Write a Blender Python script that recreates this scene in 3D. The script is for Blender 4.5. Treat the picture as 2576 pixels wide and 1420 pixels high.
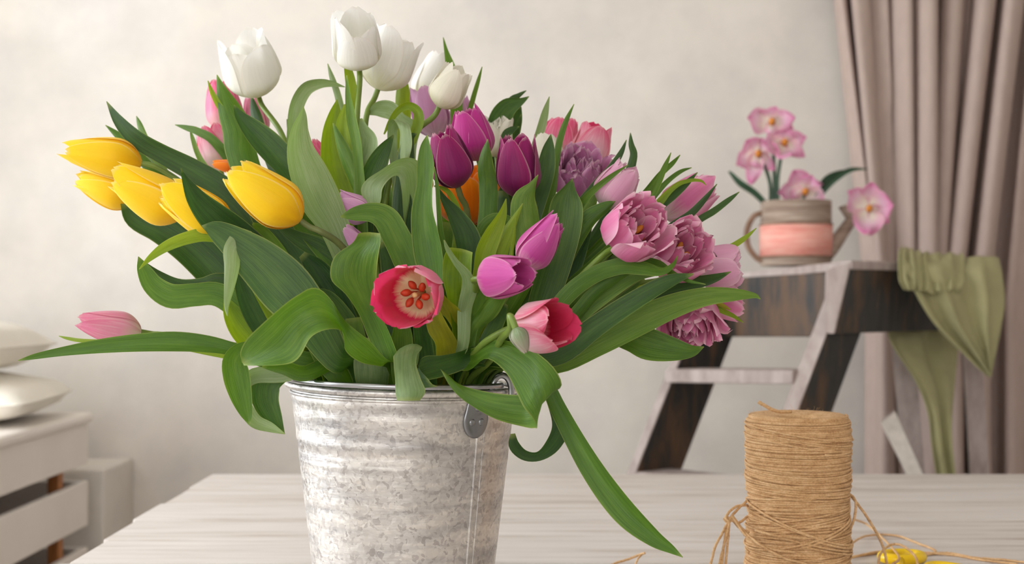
import bpy, math, random
import numpy as np
from mathutils import Vector
random.seed(7); rng = np.random.default_rng(7)
for o in list(bpy.data.objects): bpy.data.objects.remove(o)
SC = bpy.context.scene; COL = SC.collection

# ---------------------------------------------------------------- camera, light, exposure
F, CX, HY = 3000.0, 1288.0, 755.0          # focal length and horizon of the photograph, in its 2576x1420 pixels
TZ = 0.75                                   # table top
CAMZ = TZ + 0.368                           # camera height
cd = bpy.data.cameras.new('camera'); cam = bpy.data.objects.new('camera', cd); COL.objects.link(cam)
cam.location = (0, 0, CAMZ); cam.rotation_euler = (math.pi/2, 0, 0)
cd.sensor_width = 36; cd.lens = 36*F/2576; cd.shift_y = 45/2576
cd.dof.use_dof = True; cd.dof.focus_distance = 1.30; cd.dof.aperture_fstop = 5.0
cd.clip_start = 0.05
SC.camera = cam
w = bpy.data.worlds.new('world'); SC.world = w; w.use_nodes = True
w.node_tree.nodes['Background'].inputs[0].default_value = (1.0, 0.985, 0.97, 1)
w.node_tree.nodes['Background'].inputs[1].default_value = 2.25
def area(name, loc, target, sx, sy, power, col):
    l = bpy.data.lights.new(name, 'AREA'); l.shape = 'RECTANGLE'; l.size = sx; l.size_y = sy
    l.energy = power; l.color = col
    o = bpy.data.objects.new(name, l); COL.objects.link(o); o.location = loc
    o.rotation_euler = (Vector(target)-Vector(loc)).to_track_quat('-Z', 'Y').to_euler()
    return o
area('window_left_offscreen', (-2.49, 1.525, 1.85), (0, 1.525, 1.85), 2.3, 2.2, 60, (0.87, 0.945, 1.0))
vs = SC.view_settings
vs.view_transform = 'Standard'; vs.look = 'None'; vs.gamma = 1; vs.use_curve_mapping = False; vs.exposure = 0.46

# ---------------------------------------------------------------- helpers
def P(px, py, D): return np.array([(px-CX)/F*D, D, CAMZ-(py-HY)/F*D])
def onz(px, py, z=TZ):                     # the point where a pixel's ray meets a horizontal plane
    D = (CAMZ-z)*F/(py-HY); return P(px, py, D)
def lin(c):
    c = [x/255 for x in c]
    return tuple(x/12.92 if x <= .04045 else ((x+.055)/1.055)**2.4 for x in c)+(1,)
def mesh(name, v, f, mat, parent=None, uv=None, smooth=True):
    v = np.asarray(v, float)
    if parent is not None: v = v-np.array(WORLD[parent.name])
    me = bpy.data.meshes.new(name); me.from_pydata(v.tolist(), [], [list(map(int, q)) for q in f])
    if uv is not None:
        ul = me.uv_layers.new(name='UVMap')
        idx = np.empty(len(me.loops), int); me.loops.foreach_get('vertex_index', idx)
        ul.data.foreach_set('uv', np.asarray(uv, np.float32)[idx].ravel())
    if smooth: me.polygons.foreach_set('use_smooth', [True]*len(me.polygons))
    me.materials.append(mat); me.update()
    o = bpy.data.objects.new(name, me); COL.objects.link(o)
    if parent is not None: o.parent = parent
    return o
WORLD = {}
def thing(name, label, cat, loc, group=None, kind=None):
    o = bpy.data.objects.new(name, None); COL.objects.link(o); o.location = tuple(loc); o.empty_display_size = .02
    WORLD[o.name] = tuple(loc)
    if label: o['label'] = label
    if cat: o['category'] = cat
    if group: o['group'] = group
    if kind: o['kind'] = kind
    return o
def sub(o, parent):                        # make mesh o (built in world space under parent's thing) a sub-part of a part mesh
    o.parent = parent; return o
def catmull(pts, n):
    p = np.asarray(pts, float); k = len(p)
    p = np.vstack([2*p[0]-p[1], p, 2*p[-1]-p[-2]])
    t = np.linspace(0, k-1-1e-9, n); i = t.astype(int); u = (t-i)[:, None]
    a, b, c, d = p[i], p[i+1], p[i+2], p[i+3]
    return .5*(2*b+(c-a)*u+(2*a-5*b+4*c-d)*u*u+(3*b-a-3*c+d)*u**3)
def centri(pts, n):
    p = np.asarray(pts, float); d = np.maximum(np.linalg.norm(np.diff(p, axis=0), axis=1), 1e-4)**.5; t = np.concatenate([[0], np.cumsum(d)])
    m = np.zeros_like(p); m[1:-1] = ((p[1:-1]-p[:-2])/d[:-1, None]*d[1:, None]+(p[2:]-p[1:-1])/d[1:, None]*d[:-1, None])/(d[:-1]+d[1:])[:, None]
    m[0] = (p[1]-p[0])/d[0]; m[-1] = (p[-1]-p[-2])/d[-1]
    x = np.linspace(0, t[-1]*(1-1e-9), n); i = np.searchsorted(t, x, 'right')-1; h = d[i][:, None]; u = ((x-t[i])[:, None])/h
    return (2*u**3-3*u*u+1)*p[i]+(u**3-2*u*u+u)*h*m[i]+(-2*u**3+3*u*u)*p[i+1]+(u**3-u*u)*h*m[i+1]
def nrm(v): return v/np.maximum(np.linalg.norm(v, axis=-1, keepdims=True), 1e-9)
def grid_faces(nu, nv, wrap=False):
    f = []
    for i in range(nu-1):
        for j in range(nv if wrap else nv-1):
            k = (j+1) % nv; f.append((i*nv+j, i*nv+k, (i+1)*nv+k, (i+1)*nv+j))
    return f
def tube_vf(C, R, ns=10, cap=True):
    C = np.asarray(C, float); n = len(C); R = np.broadcast_to(R, n)
    T = nrm(np.gradient(C, axis=0)); up = np.array([0, 0, 1.]) if abs(T[0, 2]) < .9 else np.array([1., 0, 0])
    N = np.zeros_like(C); a = nrm(np.cross(T[0], up))
    for i in range(n):
        a = nrm(a-T[i]*np.dot(a, T[i])); N[i] = a
    B = np.cross(T, N); an = np.linspace(0, 2*math.pi, ns, endpoint=False)
    V = (C[:, None]+R[:, None, None]*(N[:, None]*np.cos(an)[None, :, None]+B[:, None]*np.sin(an)[None, :, None])).reshape(-1, 3)
    f = grid_faces(n, ns, True)
    if cap: f += [tuple(range(ns))[::-1], tuple(range((n-1)*ns, n*ns))]
    uv = np.stack(np.meshgrid(np.linspace(0, 1, n), np.linspace(0, 1, ns), indexing='ij'), -1).reshape(-1, 2)
    return V, f, uv
def tube(name, C, R, mat, parent=None, ns=10, cap=True):
    V, f, uv = tube_vf(C, R, ns, cap); return mesh(name, V, f, mat, parent, uv)
def lathe(name, prof, c, mat, parent=None, ns=96, warp=None):
    prof = np.asarray(prof, float); an = np.linspace(0, 2*math.pi, ns, endpoint=False)
    V = np.stack([prof[:, 0:1]*np.cos(an), prof[:, 0:1]*np.sin(an), np.repeat(prof[:, 1:2], ns, 1)], -1).reshape(-1, 3)
    if warp is not None: V = warp(V)
    uv = np.stack(np.meshgrid(np.linspace(0, 1, len(prof)), np.linspace(0, 1, ns), indexing='ij'), -1).reshape(-1, 2)
    return mesh(name, V+np.asarray(c), grid_faces(len(prof), ns, True), mat, parent, uv)
CUBEF = [(0, 3, 2, 1), (4, 5, 6, 7), (0, 1, 5, 4), (1, 2, 6, 5), (2, 3, 7, 6), (3, 0, 4, 7)]
def bevelled(o, wdt, seg=2):
    m = o.modifiers.new('bevel', 'BEVEL'); m.width = wdt; m.segments = seg; m.limit_method = 'ANGLE'; return o
def box(name, lo, hi, mat, parent=None, bev=.003):
    (a, b, c), (d, e, g) = lo, hi
    V = [(a, b, c), (d, b, c), (d, e, c), (a, e, c), (a, b, g), (d, b, g), (d, e, g), (a, e, g)]
    o = mesh(name, V, CUBEF, mat, parent, smooth=False)
    return bevelled(o, bev) if bev else o
def prism(name, quad, ext, mat, parent=None, bev=.003):
    q = np.asarray(quad, float); V = np.vstack([q, q+np.asarray(ext)])
    o = mesh(name, V, CUBEF, mat, parent, smooth=False)
    return bevelled(o, bev) if bev else o

# ---------------------------------------------------------------- materials
def newmat(name):
    m = bpy.data.materials.new(name); m.use_nodes = True; nt = m.node_tree
    return m, nt, nt.nodes['Principled BSDF'], nt.nodes['Material Output']
def N(nt, t, **kw):
    n = nt.nodes.new(t)
    for k, v in kw.items():
        if k.startswith('_'): setattr(n, k[1:], v)
        else: n.inputs[k.replace('__', ' ')].default_value = v
    return n
def ramp(nt, stops):
    n = nt.nodes.new('ShaderNodeValToRGB'); e = n.color_ramp.elements
    while len(e) < len(stops): e.new(.5)
    for x, (p, c) in zip(e, stops): x.position = p; x.color = c
    return n
def mixc(nt, fac, a, b, mode='MIX'):
    n = nt.nodes.new('ShaderNodeMix'); n.data_type = 'RGBA'; n.blend_type = mode
    for s, v in ((0, fac), (6, a), (7, b)):
        if hasattr(v, 'is_output'): nt.links.new(v, n.inputs[s])
        else: n.inputs[s].default_value = v
    return n.outputs[2]
def mth(nt, op, a, b=0.0):
    n = nt.nodes.new('ShaderNodeMath'); n.operation = op
    for s, v in ((0, a), (1, b)):
        if hasattr(v, 'is_output'): nt.links.new(v, n.inputs[s])
        else: n.inputs[s].default_value = v
    return n.outputs[0]
def uvsep(nt):
    u = nt.nodes.new('ShaderNodeUVMap'); s = nt.nodes.new('ShaderNodeSeparateXYZ'); nt.links.new(u.outputs[0], s.inputs[0]); return u, s.outputs[0], s.outputs[1]
def noise(nt, vec, scale, sv=(1, 1, 1), detail=4, rough=.55):
    mp = nt.nodes.new('ShaderNodeMapping'); mp.inputs['Scale'].default_value = sv; nt.links.new(vec, mp.inputs[0])
    n = nt.nodes.new('ShaderNodeTexNoise'); n.inputs['Scale'].default_value = scale; n.inputs['Detail'].default_value = detail; n.inputs['Roughness'].default_value = rough
    nt.links.new(mp.outputs[0], n.inputs['Vector']); return n.outputs[0]
def bump(nt, h, strength, dist, bs):
    b = nt.nodes.new('ShaderNodeBump'); b.inputs['Strength'].default_value = strength; b.inputs['Distance'].default_value = dist
    nt.links.new(h, b.inputs['Height']); nt.links.new(b.outputs[0], bs.inputs['Normal'])
def translucent(nt, bs, out, colour, fac):
    t = nt.nodes.new('ShaderNodeBsdfTranslucent'); m = nt.nodes.new('ShaderNodeMixShader'); m.inputs[0].default_value = fac
    if hasattr(colour, 'is_output'): nt.links.new(colour, t.inputs[0])
    else: t.inputs[0].default_value = colour
    nt.links.new(bs.outputs[0], m.inputs[1]); nt.links.new(t.outputs[0], m.inputs[2]); nt.links.new(m.outputs[0], out.inputs[0])
def simple(name, rgb, rough=.6, var=.12, scale=20, sv=(1, 1, 1), metal=0, bmp=0, coord='Object'):
    m, nt, bs, out = newmat(name); tc = nt.nodes.new('ShaderNodeTexCoord')
    n = noise(nt, tc.outputs[coord], scale, sv); c = lin(rgb)
    r = ramp(nt, [(.3, tuple(x*(1-var) for x in c[:3])+(1,)), (.7, tuple(min(1, x*(1+var)) for x in c[:3])+(1,))])
    nt.links.new(n, r.inputs[0]); nt.links.new(r.outputs[0], bs.inputs['Base Color'])
    bs.inputs['Roughness'].default_value = rough; bs.inputs['Metallic'].default_value = metal
    if bmp: bump(nt, n, bmp, .004, bs)
    return m
def leafmat(name, dark, mid, light, back, tr=.15):
    m, nt, bs, out = newmat(name); uv, u, v = uvsep(nt)
    st = noise(nt, uv.outputs[0], 1, (2.2, 46, 1), 3); bl = noise(nt, uv.outputs[0], 1, (5, 3.2, 1), 4)
    oi = nt.nodes.new('ShaderNodeObjectInfo')
    f = mth(nt, 'ADD', mth(nt, 'MULTIPLY', st, .58), mth(nt, 'MULTIPLY', bl, .42))
    f = mth(nt, 'ADD', f, mth(nt, 'MULTIPLY', mth(nt, 'SUBTRACT', oi.outputs['Random'], .5), .22))
    r = ramp(nt, [(.32, lin(dark)), (.5, lin(mid)), (.7, lin(light))]); nt.links.new(f, r.inputs[0])
    av = mth(nt, 'ABSOLUTE', mth(nt, 'SUBTRACT', v, .5))
    e = nt.nodes.new('ShaderNodeMapRange'); e.inputs[1].default_value = .465; e.inputs[2].default_value = .5; nt.links.new(av, e.inputs[0])
    tp = nt.nodes.new('ShaderNodeMapRange'); tp.inputs[1].default_value = .05; tp.inputs[2].default_value = 0; nt.links.new(u, tp.inputs[0])
    edge = mth(nt, 'MULTIPLY', mth(nt, 'MAXIMUM', e.outputs[0], tp.outputs[0]), .55)
    c = mixc(nt, edge, r.outputs[0], lin((168, 176, 92)))
    sp = noise(nt, uv.outputs[0], 1, (38, 9, 1), 2)
    s2 = nt.nodes.new('ShaderNodeMapRange'); s2.inputs[1].default_value = .72; s2.inputs[2].default_value = .8; nt.links.new(sp, s2.inputs[0])
    c = mixc(nt, mth(nt, 'MULTIPLY', s2.outputs[0], .35), c, lin((96, 92, 44)))
    nt.links.new(c, bs.inputs['Base Color']); bs.inputs['Roughness'].default_value = .38
    bs.inputs['Specular IOR Level'].default_value = .42; 
    bump(nt, st, .4, .002, bs); translucent(nt, bs, out, lin(back), tr); return m
LEAF = {'d': leafmat('leaf_dark', (30, 58, 24), (56, 90, 34), (88, 120, 48), (70, 120, 10)),  # deeper green, partly standing for shade inside the bunch
        'm': leafmat('leaf_green', (52, 88, 20), (82, 120, 32), (120, 150, 58), (120, 170, 15)),
        'y': leafmat('leaf_fresh_backlit', (86, 118, 12), (120, 150, 22), (154, 176, 54), (170, 195, 30), .3),  # yellow-green partly stands for light passing through the leaves
        'p': leafmat('leaf_pale', (100, 128, 76), (138, 160, 106), (174, 190, 150), (140, 175, 80), .28),  # glaucous green, partly standing for light falling on the leaves
        'o': leafmat('leaf_yellowing', (120, 122, 30), (158, 152, 40), (186, 176, 74), (190, 185, 30), .3)}
STEM = simple('stem_green', (112, 136, 52), .42, .2, 30)
STEMD = simple('stem_olive', (96, 104, 52), .45, .2, 30)
def petalmat(name, base, mid, tip, edge=None, edgef=.0, stripe=None, stripef=.3, tr=.3, rough=.5, b0=.12, b1=.42, inside=None):
    m, nt, bs, out = newmat(name); uv, u, v = uvsep(nt)
    nz = noise(nt, uv.outputs[0], 1, (1.6, 16, 1), 4); big = noise(nt, uv.outputs[0], 1, (2, 3, 1), 2)
    uu = mth(nt, 'ADD', u, mth(nt, 'MULTIPLY', mth(nt, 'SUBTRACT', nz, .5), .28))
    r = ramp(nt, [(.0, lin(base)), (b0, lin(base)), (b1, lin(mid)), (1, lin(tip))]); nt.links.new(uu, r.inputs[0]); c = r.outputs[0]
    av = mth(nt, 'MULTIPLY', mth(nt, 'ABSOLUTE', mth(nt, 'SUBTRACT', v, .5)), 2)
    if edge:
        ef = nt.nodes.new('ShaderNodeMapRange'); ef.inputs[1].default_value = .3; ef.inputs[2].default_value = 1.0
        nt.links.new(mth(nt, 'ADD', av, mth(nt, 'MULTIPLY', mth(nt, 'SUBTRACT', nz, .5), .7)), ef.inputs[0])
        c = mixc(nt, mth(nt, 'MULTIPLY', ef.outputs[0], edgef), c, lin(edge))
    if stripe:
        sf = nt.nodes.new('ShaderNodeMapRange'); sf.inputs[1].default_value = .46; sf.inputs[2].default_value = .68; nt.links.new(nz, sf.inputs[0])
        c = mixc(nt, mth(nt, 'MULTIPLY', sf.outputs[0], stripef), c, lin(stripe))
    rim = nt.nodes.new('ShaderNodeMapRange'); rim.inputs[1].default_value = .90; rim.inputs[2].default_value = 1.0
    nt.links.new(av, rim.inputs[0]); tipm = nt.nodes.new('ShaderNodeMapRange'); tipm.inputs[1].default_value = .95; tipm.inputs[2].default_value = 1.0; nt.links.new(u, tipm.inputs[0])
    c = mixc(nt, mth(nt, 'MULTIPLY', mth(nt, 'MAXIMUM', rim.outputs[0], tipm.outputs[0]), .32), c, lin((250, 240, 226)))
    if inside:
        ri = ramp(nt, [(.0, lin(inside[0])), (.24, lin(inside[0])), (.38, lin(inside[1])), (1, lin(inside[2]))]); nt.links.new(uu, ri.inputs[0])
        ge = nt.nodes.new('ShaderNodeNewGeometry'); c = mixc(nt, ge.outputs['Backfacing'], c, ri.outputs[0])
    nt.links.new(c, bs.inputs['Base Color']); bs.inputs['Roughness'].default_value = rough
    bs.inputs['Specular IOR Level'].default_value = .3
    bs.inputs['Sheen Weight'].default_value = .12
    bump(nt, nz, .35, .0015, bs); translucent(nt, bs, out, c, tr); return m
PET = {
 'white': petalmat('petal_white', (238, 234, 200), (248, 246, 238), (250, 249, 246), None, 0, (236, 234, 226), .3),
 'cream': petalmat('petal_cream', (236, 230, 196), (244, 240, 222), (247, 244, 232), None, 0, (230, 226, 206), .4),
 'yellow': petalmat('petal_yellow', (250, 200, 16), (254, 214, 18), (255, 228, 40), (255, 228, 52), .4, (252, 204, 8), .3, tr=.3),
 'orange': petalmat('petal_orange', (240, 150, 20), (252, 128, 4), (255, 150, 10), (255, 170, 30), .6, (250, 110, 0), .5),
 'pink': petalmat('petal_pink', (240, 226, 210), (238, 128, 162), (230, 80, 132), (226, 66, 124), .55, (246, 192, 206), .6, b1=.5),
 'palepink': petalmat('petal_pale_pink', (238, 226, 200), (238, 162, 186), (232, 132, 168), (230, 116, 158), .5, (246, 210, 218), .6),
 'flame': petalmat('petal_flame', (248, 240, 226), (242, 186, 202), (230, 82, 130), (224, 58, 112), .85, (250, 226, 230), .6, b1=.6, inside=((236, 150, 160), (206, 26, 76), (226, 66, 112))),
 'hot': petalmat('petal_hot_pink', (246, 214, 206), (240, 130, 164), (240, 120, 160), (248, 176, 198), .7, (244, 150, 180), .35, inside=((250, 232, 190), (226, 34, 92), (234, 60, 112))),
 'magenta': petalmat('petal_magenta', (214, 130, 150), (190, 48, 138), (200, 58, 150), (214, 96, 170), .5, (166, 30, 116), .45),
 'purple': petalmat('petal_purple', (120, 26, 72), (130, 22, 92), (156, 28, 104), (184, 40, 112), .5, (98, 14, 72), .5, tr=.25),
 'violet': petalmat('petal_violet_pink', (232, 190, 196), (204, 76, 160), (212, 92, 172), (230, 134, 194), .55, (190, 60, 146), .45),
 'mauve': petalmat('petal_mauve', (222, 200, 214), (206, 146, 186), (216, 160, 200), (228, 186, 214), .5, (190, 120, 168), .4),
 'lilac': petalmat('petal_lilac', (196, 126, 158), (180, 98, 148), (200, 126, 172), (226, 172, 204), .75, (160, 78, 128), .5),
 'peony': petalmat('petal_peony', (236, 208, 204), (224, 118, 168), (232, 144, 186), (248, 202, 222), .85, (212, 96, 150), .4),
 'blush': petalmat('petal_blush', (238, 220, 214), (230, 166, 198), (232, 176, 204), (242, 206, 222), .6, (220, 146, 184), .4),
 'bud': petalmat('petal_green_bud', (120, 146, 92), (150, 168, 128), (176, 160, 146), (170, 140, 136), .4, (190, 204, 176), .6),
}
STAMEN = simple('stamen_orange', (196, 66, 30), .6, .25, 60)
STAMENY = simple('stamen_amber', (206, 128, 36), .6, .2, 60)
PISTIL = simple('pistil_cream', (222, 196, 130), .6, .1, 60)

# galvanised steel
m, nt, bs, out = newmat('galvanised_steel'); tc = nt.nodes.new('ShaderNodeTexCoord')
dn = nt.nodes.new('ShaderNodeTexNoise'); dn.inputs['Scale'].default_value = 70; dn.inputs['Detail'].default_value = 3; nt.links.new(tc.outputs['Object'], dn.inputs['Vector'])
vm = nt.nodes.new('ShaderNodeVectorMath'); vm.operation = 'MULTIPLY_ADD'; vm.inputs[1].default_value = (.02, .02, .02)
nt.links.new(dn.outputs['Color'], vm.inputs[0]); nt.links.new(tc.outputs['Object'], vm.inputs[2])
vo = nt.nodes.new('ShaderNodeTexVoronoi'); vo.inputs['Scale'].default_value = 250; nt.links.new(vm.outputs[0], vo.inputs['Vector'])
bw = nt.nodes.new('ShaderNodeSeparateColor'); nt.links.new(vo.outputs['Color'], bw.inputs[0])
r = ramp(nt, [(.0, lin((196, 191, 188))), (.25, lin((222, 218, 214))), (.75, lin((232, 229, 224))), (1, lin((240, 237, 232)))]); nt.links.new(bw.outputs[0], r.inputs[0])
sm = noise(nt, tc.outputs['Object'], 9, (1, 1, 6), 5)
r2 = ramp(nt, [(.32, lin((190, 192, 198))), (.58, (1, 1, 1, 1))]); nt.links.new(sm, r2.inputs[0])
nt.links.new(mixc(nt, .8, r.outputs[0], r2.outputs[0], 'MULTIPLY'), bs.inputs['Base Color'])
bs.inputs['Metallic'].default_value = .88
rr = nt.nodes.new('ShaderNodeMapRange'); rr.inputs[3].default_value = .34; rr.inputs[4].default_value = .52; nt.links.new(bw.outputs[1], rr.inputs[0]); nt.links.new(rr.outputs[0], bs.inputs['Roughness'])
bump(nt, sm, .25, .004, bs); STEEL = m
WIRE = simple('steel_wire', (176, 178, 182), .28, .1, 30, metal=1)
RIVET = simple('steel_rivet', (150, 152, 156), .32, .1, 30, metal=1)

# plaster wall
m, nt, bs, out = newmat('plaster_wall'); tc = nt.nodes.new('ShaderNodeTexCoord')
a = noise(nt, tc.outputs['Object'], 1.3, (1, 1, 1), 7, .6); b = noise(nt, tc.outputs['Object'], 5, (1, 1, 1), 5, .6)
r = ramp(nt, [(.3, lin((216, 209, 203))), (.5, lin((226, 219, 209))), (.7, lin((232, 226, 219)))]); nt.links.new(a, r.inputs[0])
r2 = ramp(nt, [(.3, lin((230, 229, 233))), (.62, (1, 1, 1, 1))]); nt.links.new(b, r2.inputs[0])
nt.links.new(mixc(nt, .6, r.outputs[0], r2.outputs[0], 'MULTIPLY'), bs.inputs['Base Color']); bs.inputs['Roughness'].default_value = .85
bump(nt, b, .2, .01, bs); PLASTER = m
FLOORM = simple('floor_boards', (204, 196, 188), .6, .15, 4, (.4, 6, 1))
# whitewashed wood (grain along x)
def woodmat(name, c0, c1, c2, sv, rough=.6, bm=.25):
    m, nt, bs, out = newmat(name); tc = nt.nodes.new('ShaderNodeTexCoord'); oi = nt.nodes.new('ShaderNodeObjectInfo')
    ad = nt.nodes.new('ShaderNodeVectorMath'); ad.operation = 'ADD'; nt.links.new(tc.outputs['Object'], ad.inputs[0])
    mu = nt.nodes.new('ShaderNodeVectorMath'); mu.operation = 'SCALE'; mu.inputs[0].default_value = (3, 5, 7); nt.links.new(oi.outputs['Random'], mu.inputs['Scale']); nt.links.new(mu.outputs[0], ad.inputs[1])
    g = noise(nt, ad.outputs[0], 6, sv, 6, .65); g2 = noise(nt, ad.outputs[0], 2, tuple(.35*x for x in sv), 3)
    f = mth(nt, 'ADD', mth(nt, 'MULTIPLY', g, .65), mth(nt, 'MULTIPLY', g2, .35))
    r = ramp(nt, [(.34, lin(c0)), (.47, lin(c1)), (.62, lin(c2))]); nt.links.new(f, r.inputs[0]); nt.links.new(r.outputs[0], bs.inputs['Base Color'])
    bs.inputs['Roughness'].default_value = rough; bump(nt, g, bm, .003, bs); return m
TABLEW = woodmat('whitewashed_oak', (176, 162, 152), (205, 196, 189), (218, 211, 206), (.5, 7, 7))
WORN = woodmat('worn_light_paint', (140, 124, 118), (168, 153, 148), (190, 177, 172), (5, 5, 1.5))
DARKW = woodmat('dark_stained_wood', (22, 22, 23), (42, 40, 38), (96, 70, 48), (5, 5, .9), .5)
ROUGHW = simple('rough_whitewash', (206, 198, 188), .8, .1, 60, bmp=.5)
WHITEP = simple('white_paint', (238, 230, 222), .55, .04, 3)
PINE = woodmat('raw_pine', (140, 84, 40), (176, 112, 58), (196, 134, 78), (8, 8, 1))
PILLOW = simple('white_cotton', (242, 236, 224), .8, .04, 6, bmp=.2)
CURT = simple('taupe_linen', (186, 166, 157), .85, .06, 60, (1, 1, .3))
OLIVE = simple('olive_cotton', (166, 162, 120), .85, .1, 12)
# jute
m, nt, bs, out = newmat('jute_twine'); tc = nt.nodes.new('ShaderNodeTexCoord')
a = noise(nt, tc.outputs['Object'], 60, (1, 1, 2.5), 5, .7); b = noise(nt, tc.outputs['Object'], 420, (1, 1, 1.5), 2)
f = mth(nt, 'ADD', mth(nt, 'MULTIPLY', a, .6), mth(nt, 'MULTIPLY', b, .4))
r = ramp(nt, [(.28, lin((136, 98, 62))), (.40, lin((196, 152, 104))), (.55, lin((222, 182, 134))), (.7, lin((240, 208, 166)))]); nt.links.new(f, r.inputs[0])
nt.links.new(r.outputs[0], bs.inputs['Base Color']); bs.inputs['Roughness'].default_value = .8; bump(nt, b, .6, .001, bs); JUTE = m
YPLAST = simple('yellow_plastic', (244, 204, 12), .3, .03, 10)
BLADE = simple('scissor_steel', (190, 192, 196), .25, .05, 10, metal=1)
BARK = woodmat('bark_weave', (104, 84, 72), (146, 126, 112), (186, 168, 152), (1, 1, 14), .85)
LABELP = woodmat('pink_label', (206, 110, 98), (228, 150, 136), (238, 184, 170), (1, 1, 9), .7)
TWIG = woodmat('twig_brown', (92, 66, 50), (134, 104, 84), (168, 138, 118), (3, 3, 3), .85)
SILKP = petalmat('silk_petal', (250, 242, 224), (242, 196, 220), (226, 108, 172), (222, 92, 164), .65, (248, 226, 236), .5, b0=.24, b1=.58)
SILKL = simple('silk_leaf', (44, 76, 52), .5, .15, 20)
GLASS, nt, bs, out = newmat('window_glass'); bs.inputs['Transmission Weight'].default_value = 1; bs.inputs['Roughness'].default_value = 0; bs.inputs['IOR'].default_value = 1.02

# ---------------------------------------------------------------- the room
WALLY = 3.9
def struct(o): o['kind'] = 'structure'; return o
struct(box('floor', (-2.6, -2.0, -.1), (3.2, WALLY+.1, 0), FLOORM, bev=0))
struct(box('ceiling_unseen', (-2.6, -2.0, 3.2), (3.2, WALLY+.1, 3.3), PLASTER, bev=0))  # unseen, added to cut light from above and deepen contrast
struct(box('wall_right_unseen', (3.1, -2.0, 0), (3.2, WALLY, 3.2), PLASTER, bev=0))  # unseen, added to darken light and reflections from the right
wf = thing('wall_front_unseen', None, None, (0, -2, 0), kind='structure')  # unseen, added so outside light enters only through its left opening
for lo, hi in (((-2.6, -2.1, 0), (3.2, -2, .7)), ((-2.6, -2.1, 3.0), (3.2, -2, 3.2)), ((.7, -2.1, .7), (3.2, -2, 3.0)), ((-2.6, -2.1, .7), (-2.4, -2, 3.0))):
    box('wall_panel', lo, hi, PLASTER, wf, bev=0)
w2 = thing('window_2', None, None, (-.8, -2, .7), kind='structure')
for x in (-2.4, -1.37, -.34, .65): box('window_frame', (x, -2.08, .7), (x+.05, -2.03, 3.0), WHITEP, w2)
for z in (.7, 2.95): box('window_frame', (-2.4, -2.08, z), (.7, -2.03, z+.05), WHITEP, w2)
struct(box('wall_back', (-2.6, WALLY, 0), (3.2, WALLY+.1, 3.2), PLASTER, bev=0))
# left wall with the tall window the daylight comes through
WX = -2.5
wl = thing('wall_left', None, None, (WX, 1, 0), kind='structure')
for lo, hi in (((WX-.1, -2, 0), (WX, WALLY, .65)), ((WX-.1, -2, 3.05), (WX, WALLY, 3.2)), ((WX-.1, 2.75, .65), (WX, WALLY, 3.05)), ((WX-.1, -2, .65), (WX, .3, 3.05))):
    box('wall_panel', lo, hi, PLASTER, wl, bev=0)
wn = thing('window_1', None, None, (WX, 1.5, .65), kind='structure')
for y in (.3, 1.1, 1.9, 2.7): box('window_frame', (WX-.08, y, .65), (WX-.03, y+.05, 3.05), WHITEP, wn)
for z in (.65, 3.0): box('window_frame', (WX-.08, .3, z), (WX-.03, 2.75, z+.05), WHITEP, wn)
for y in (.35, 1.15, 1.95): box('pane', (WX-.06, y, .70), (WX-.055, y+.75, 3.0), GLASS, wn, bev=0)
# low plaster ledge at the foot of the back wall, beside the slatted bench
q0, q1 = P(150, 1182, 3.62), P(320, 1182, 3.62)
struct(box('trim_1', (q0[0]-.1, 3.62, 0), (q1[0]-.07, WALLY, q1[2]), PLASTER, bev=.01))

# ---------------------------------------------------------------- table
YB = [2.52, 2.34, 2.156, 1.996, 1.832, 1.668, 1.505, 1.342, 1.18, 1.02]
tb = thing('plank_table', 'whitewashed wooden plank table carrying the bucket and the twine', 'table', (.4, 1.77, 0))
for i in range(len(YB)-1):
    xo = [.0, .004, -.002, .005, .014, .0, .004, 0, .003][i]
    box('plank', (-.634+xo, YB[i+1]+.0018, TZ-.035), (1.55, YB[i]-.0018, TZ-[.0, .0006, .0, .0008, 0, .0005, 0, .0006, 0][i]), TABLEW, tb, bev=.003)
for y in (1.1, 2.44): box('apron', (-.52, y-.012, TZ-.13), (1.44, y+.012, TZ-.0352), TABLEW, tb)
for x in (-.52, 1.44): box('apron', (x-.012, 1.1, TZ-.13), (x+.012, 2.44, TZ-.0352), TABLEW, tb)
for x in (-.53, 1.45):
    for y in (1.1, 2.44): box('leg', (x-.035, y-.035, 0), (x+.035, y+.035, TZ-.0352), TABLEW, tb)

# ---------------------------------------------------------------- bucket
BD = 1.40; BX = (1017-CX)/F*BD; BC = np.array([BX, BD, TZ]); BH = .268; BR = .1315; BB = .0995
bk = thing('metal_bucket', 'galvanised metal bucket with spangled surface, full of tulips', 'bucket', BC)
def warp(V):
    V = V.copy(); V[:, 2] -= .0035*(V[:, 0]/BR)*(np.clip(V[:, 2]/BH, 0, 1)**2); return V
def rad(z): return BB+(BR-BB)*z/BH
prof = [(0, .006), (BB*.93, .006), (BB*.97, .001), (BB+.001, .0015), (BB+.002, .006)]
for z in np.linspace(.012, BH-.004, 110):
    bead = sum(h*math.exp(-((z-zz)/wz)**2) for zz, h, wz in ((.208, .0007, .004), (.197, -.0005, .003), (.184, .0005, .002), (.236, .0004, .006), (.254, .0010, .005), (.03, .002, .006)))
    prof.append((rad(z)+bead, z))
for z in np.linspace(BH-.004, .012, 30): prof.append((rad(z)-.0012, z))
prof += [(0, .012)]
body = lathe('body', prof, BC, STEEL, bk, 160, warp)
an = np.linspace(0, 2*math.pi, 24)
rp = [(BR+.0028+.0040*math.cos(t), BH+.0038*math.sin(t)) for t in an]
lathe('rolled_rim', rp, BC, STEEL, bk, 160, warp)
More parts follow.
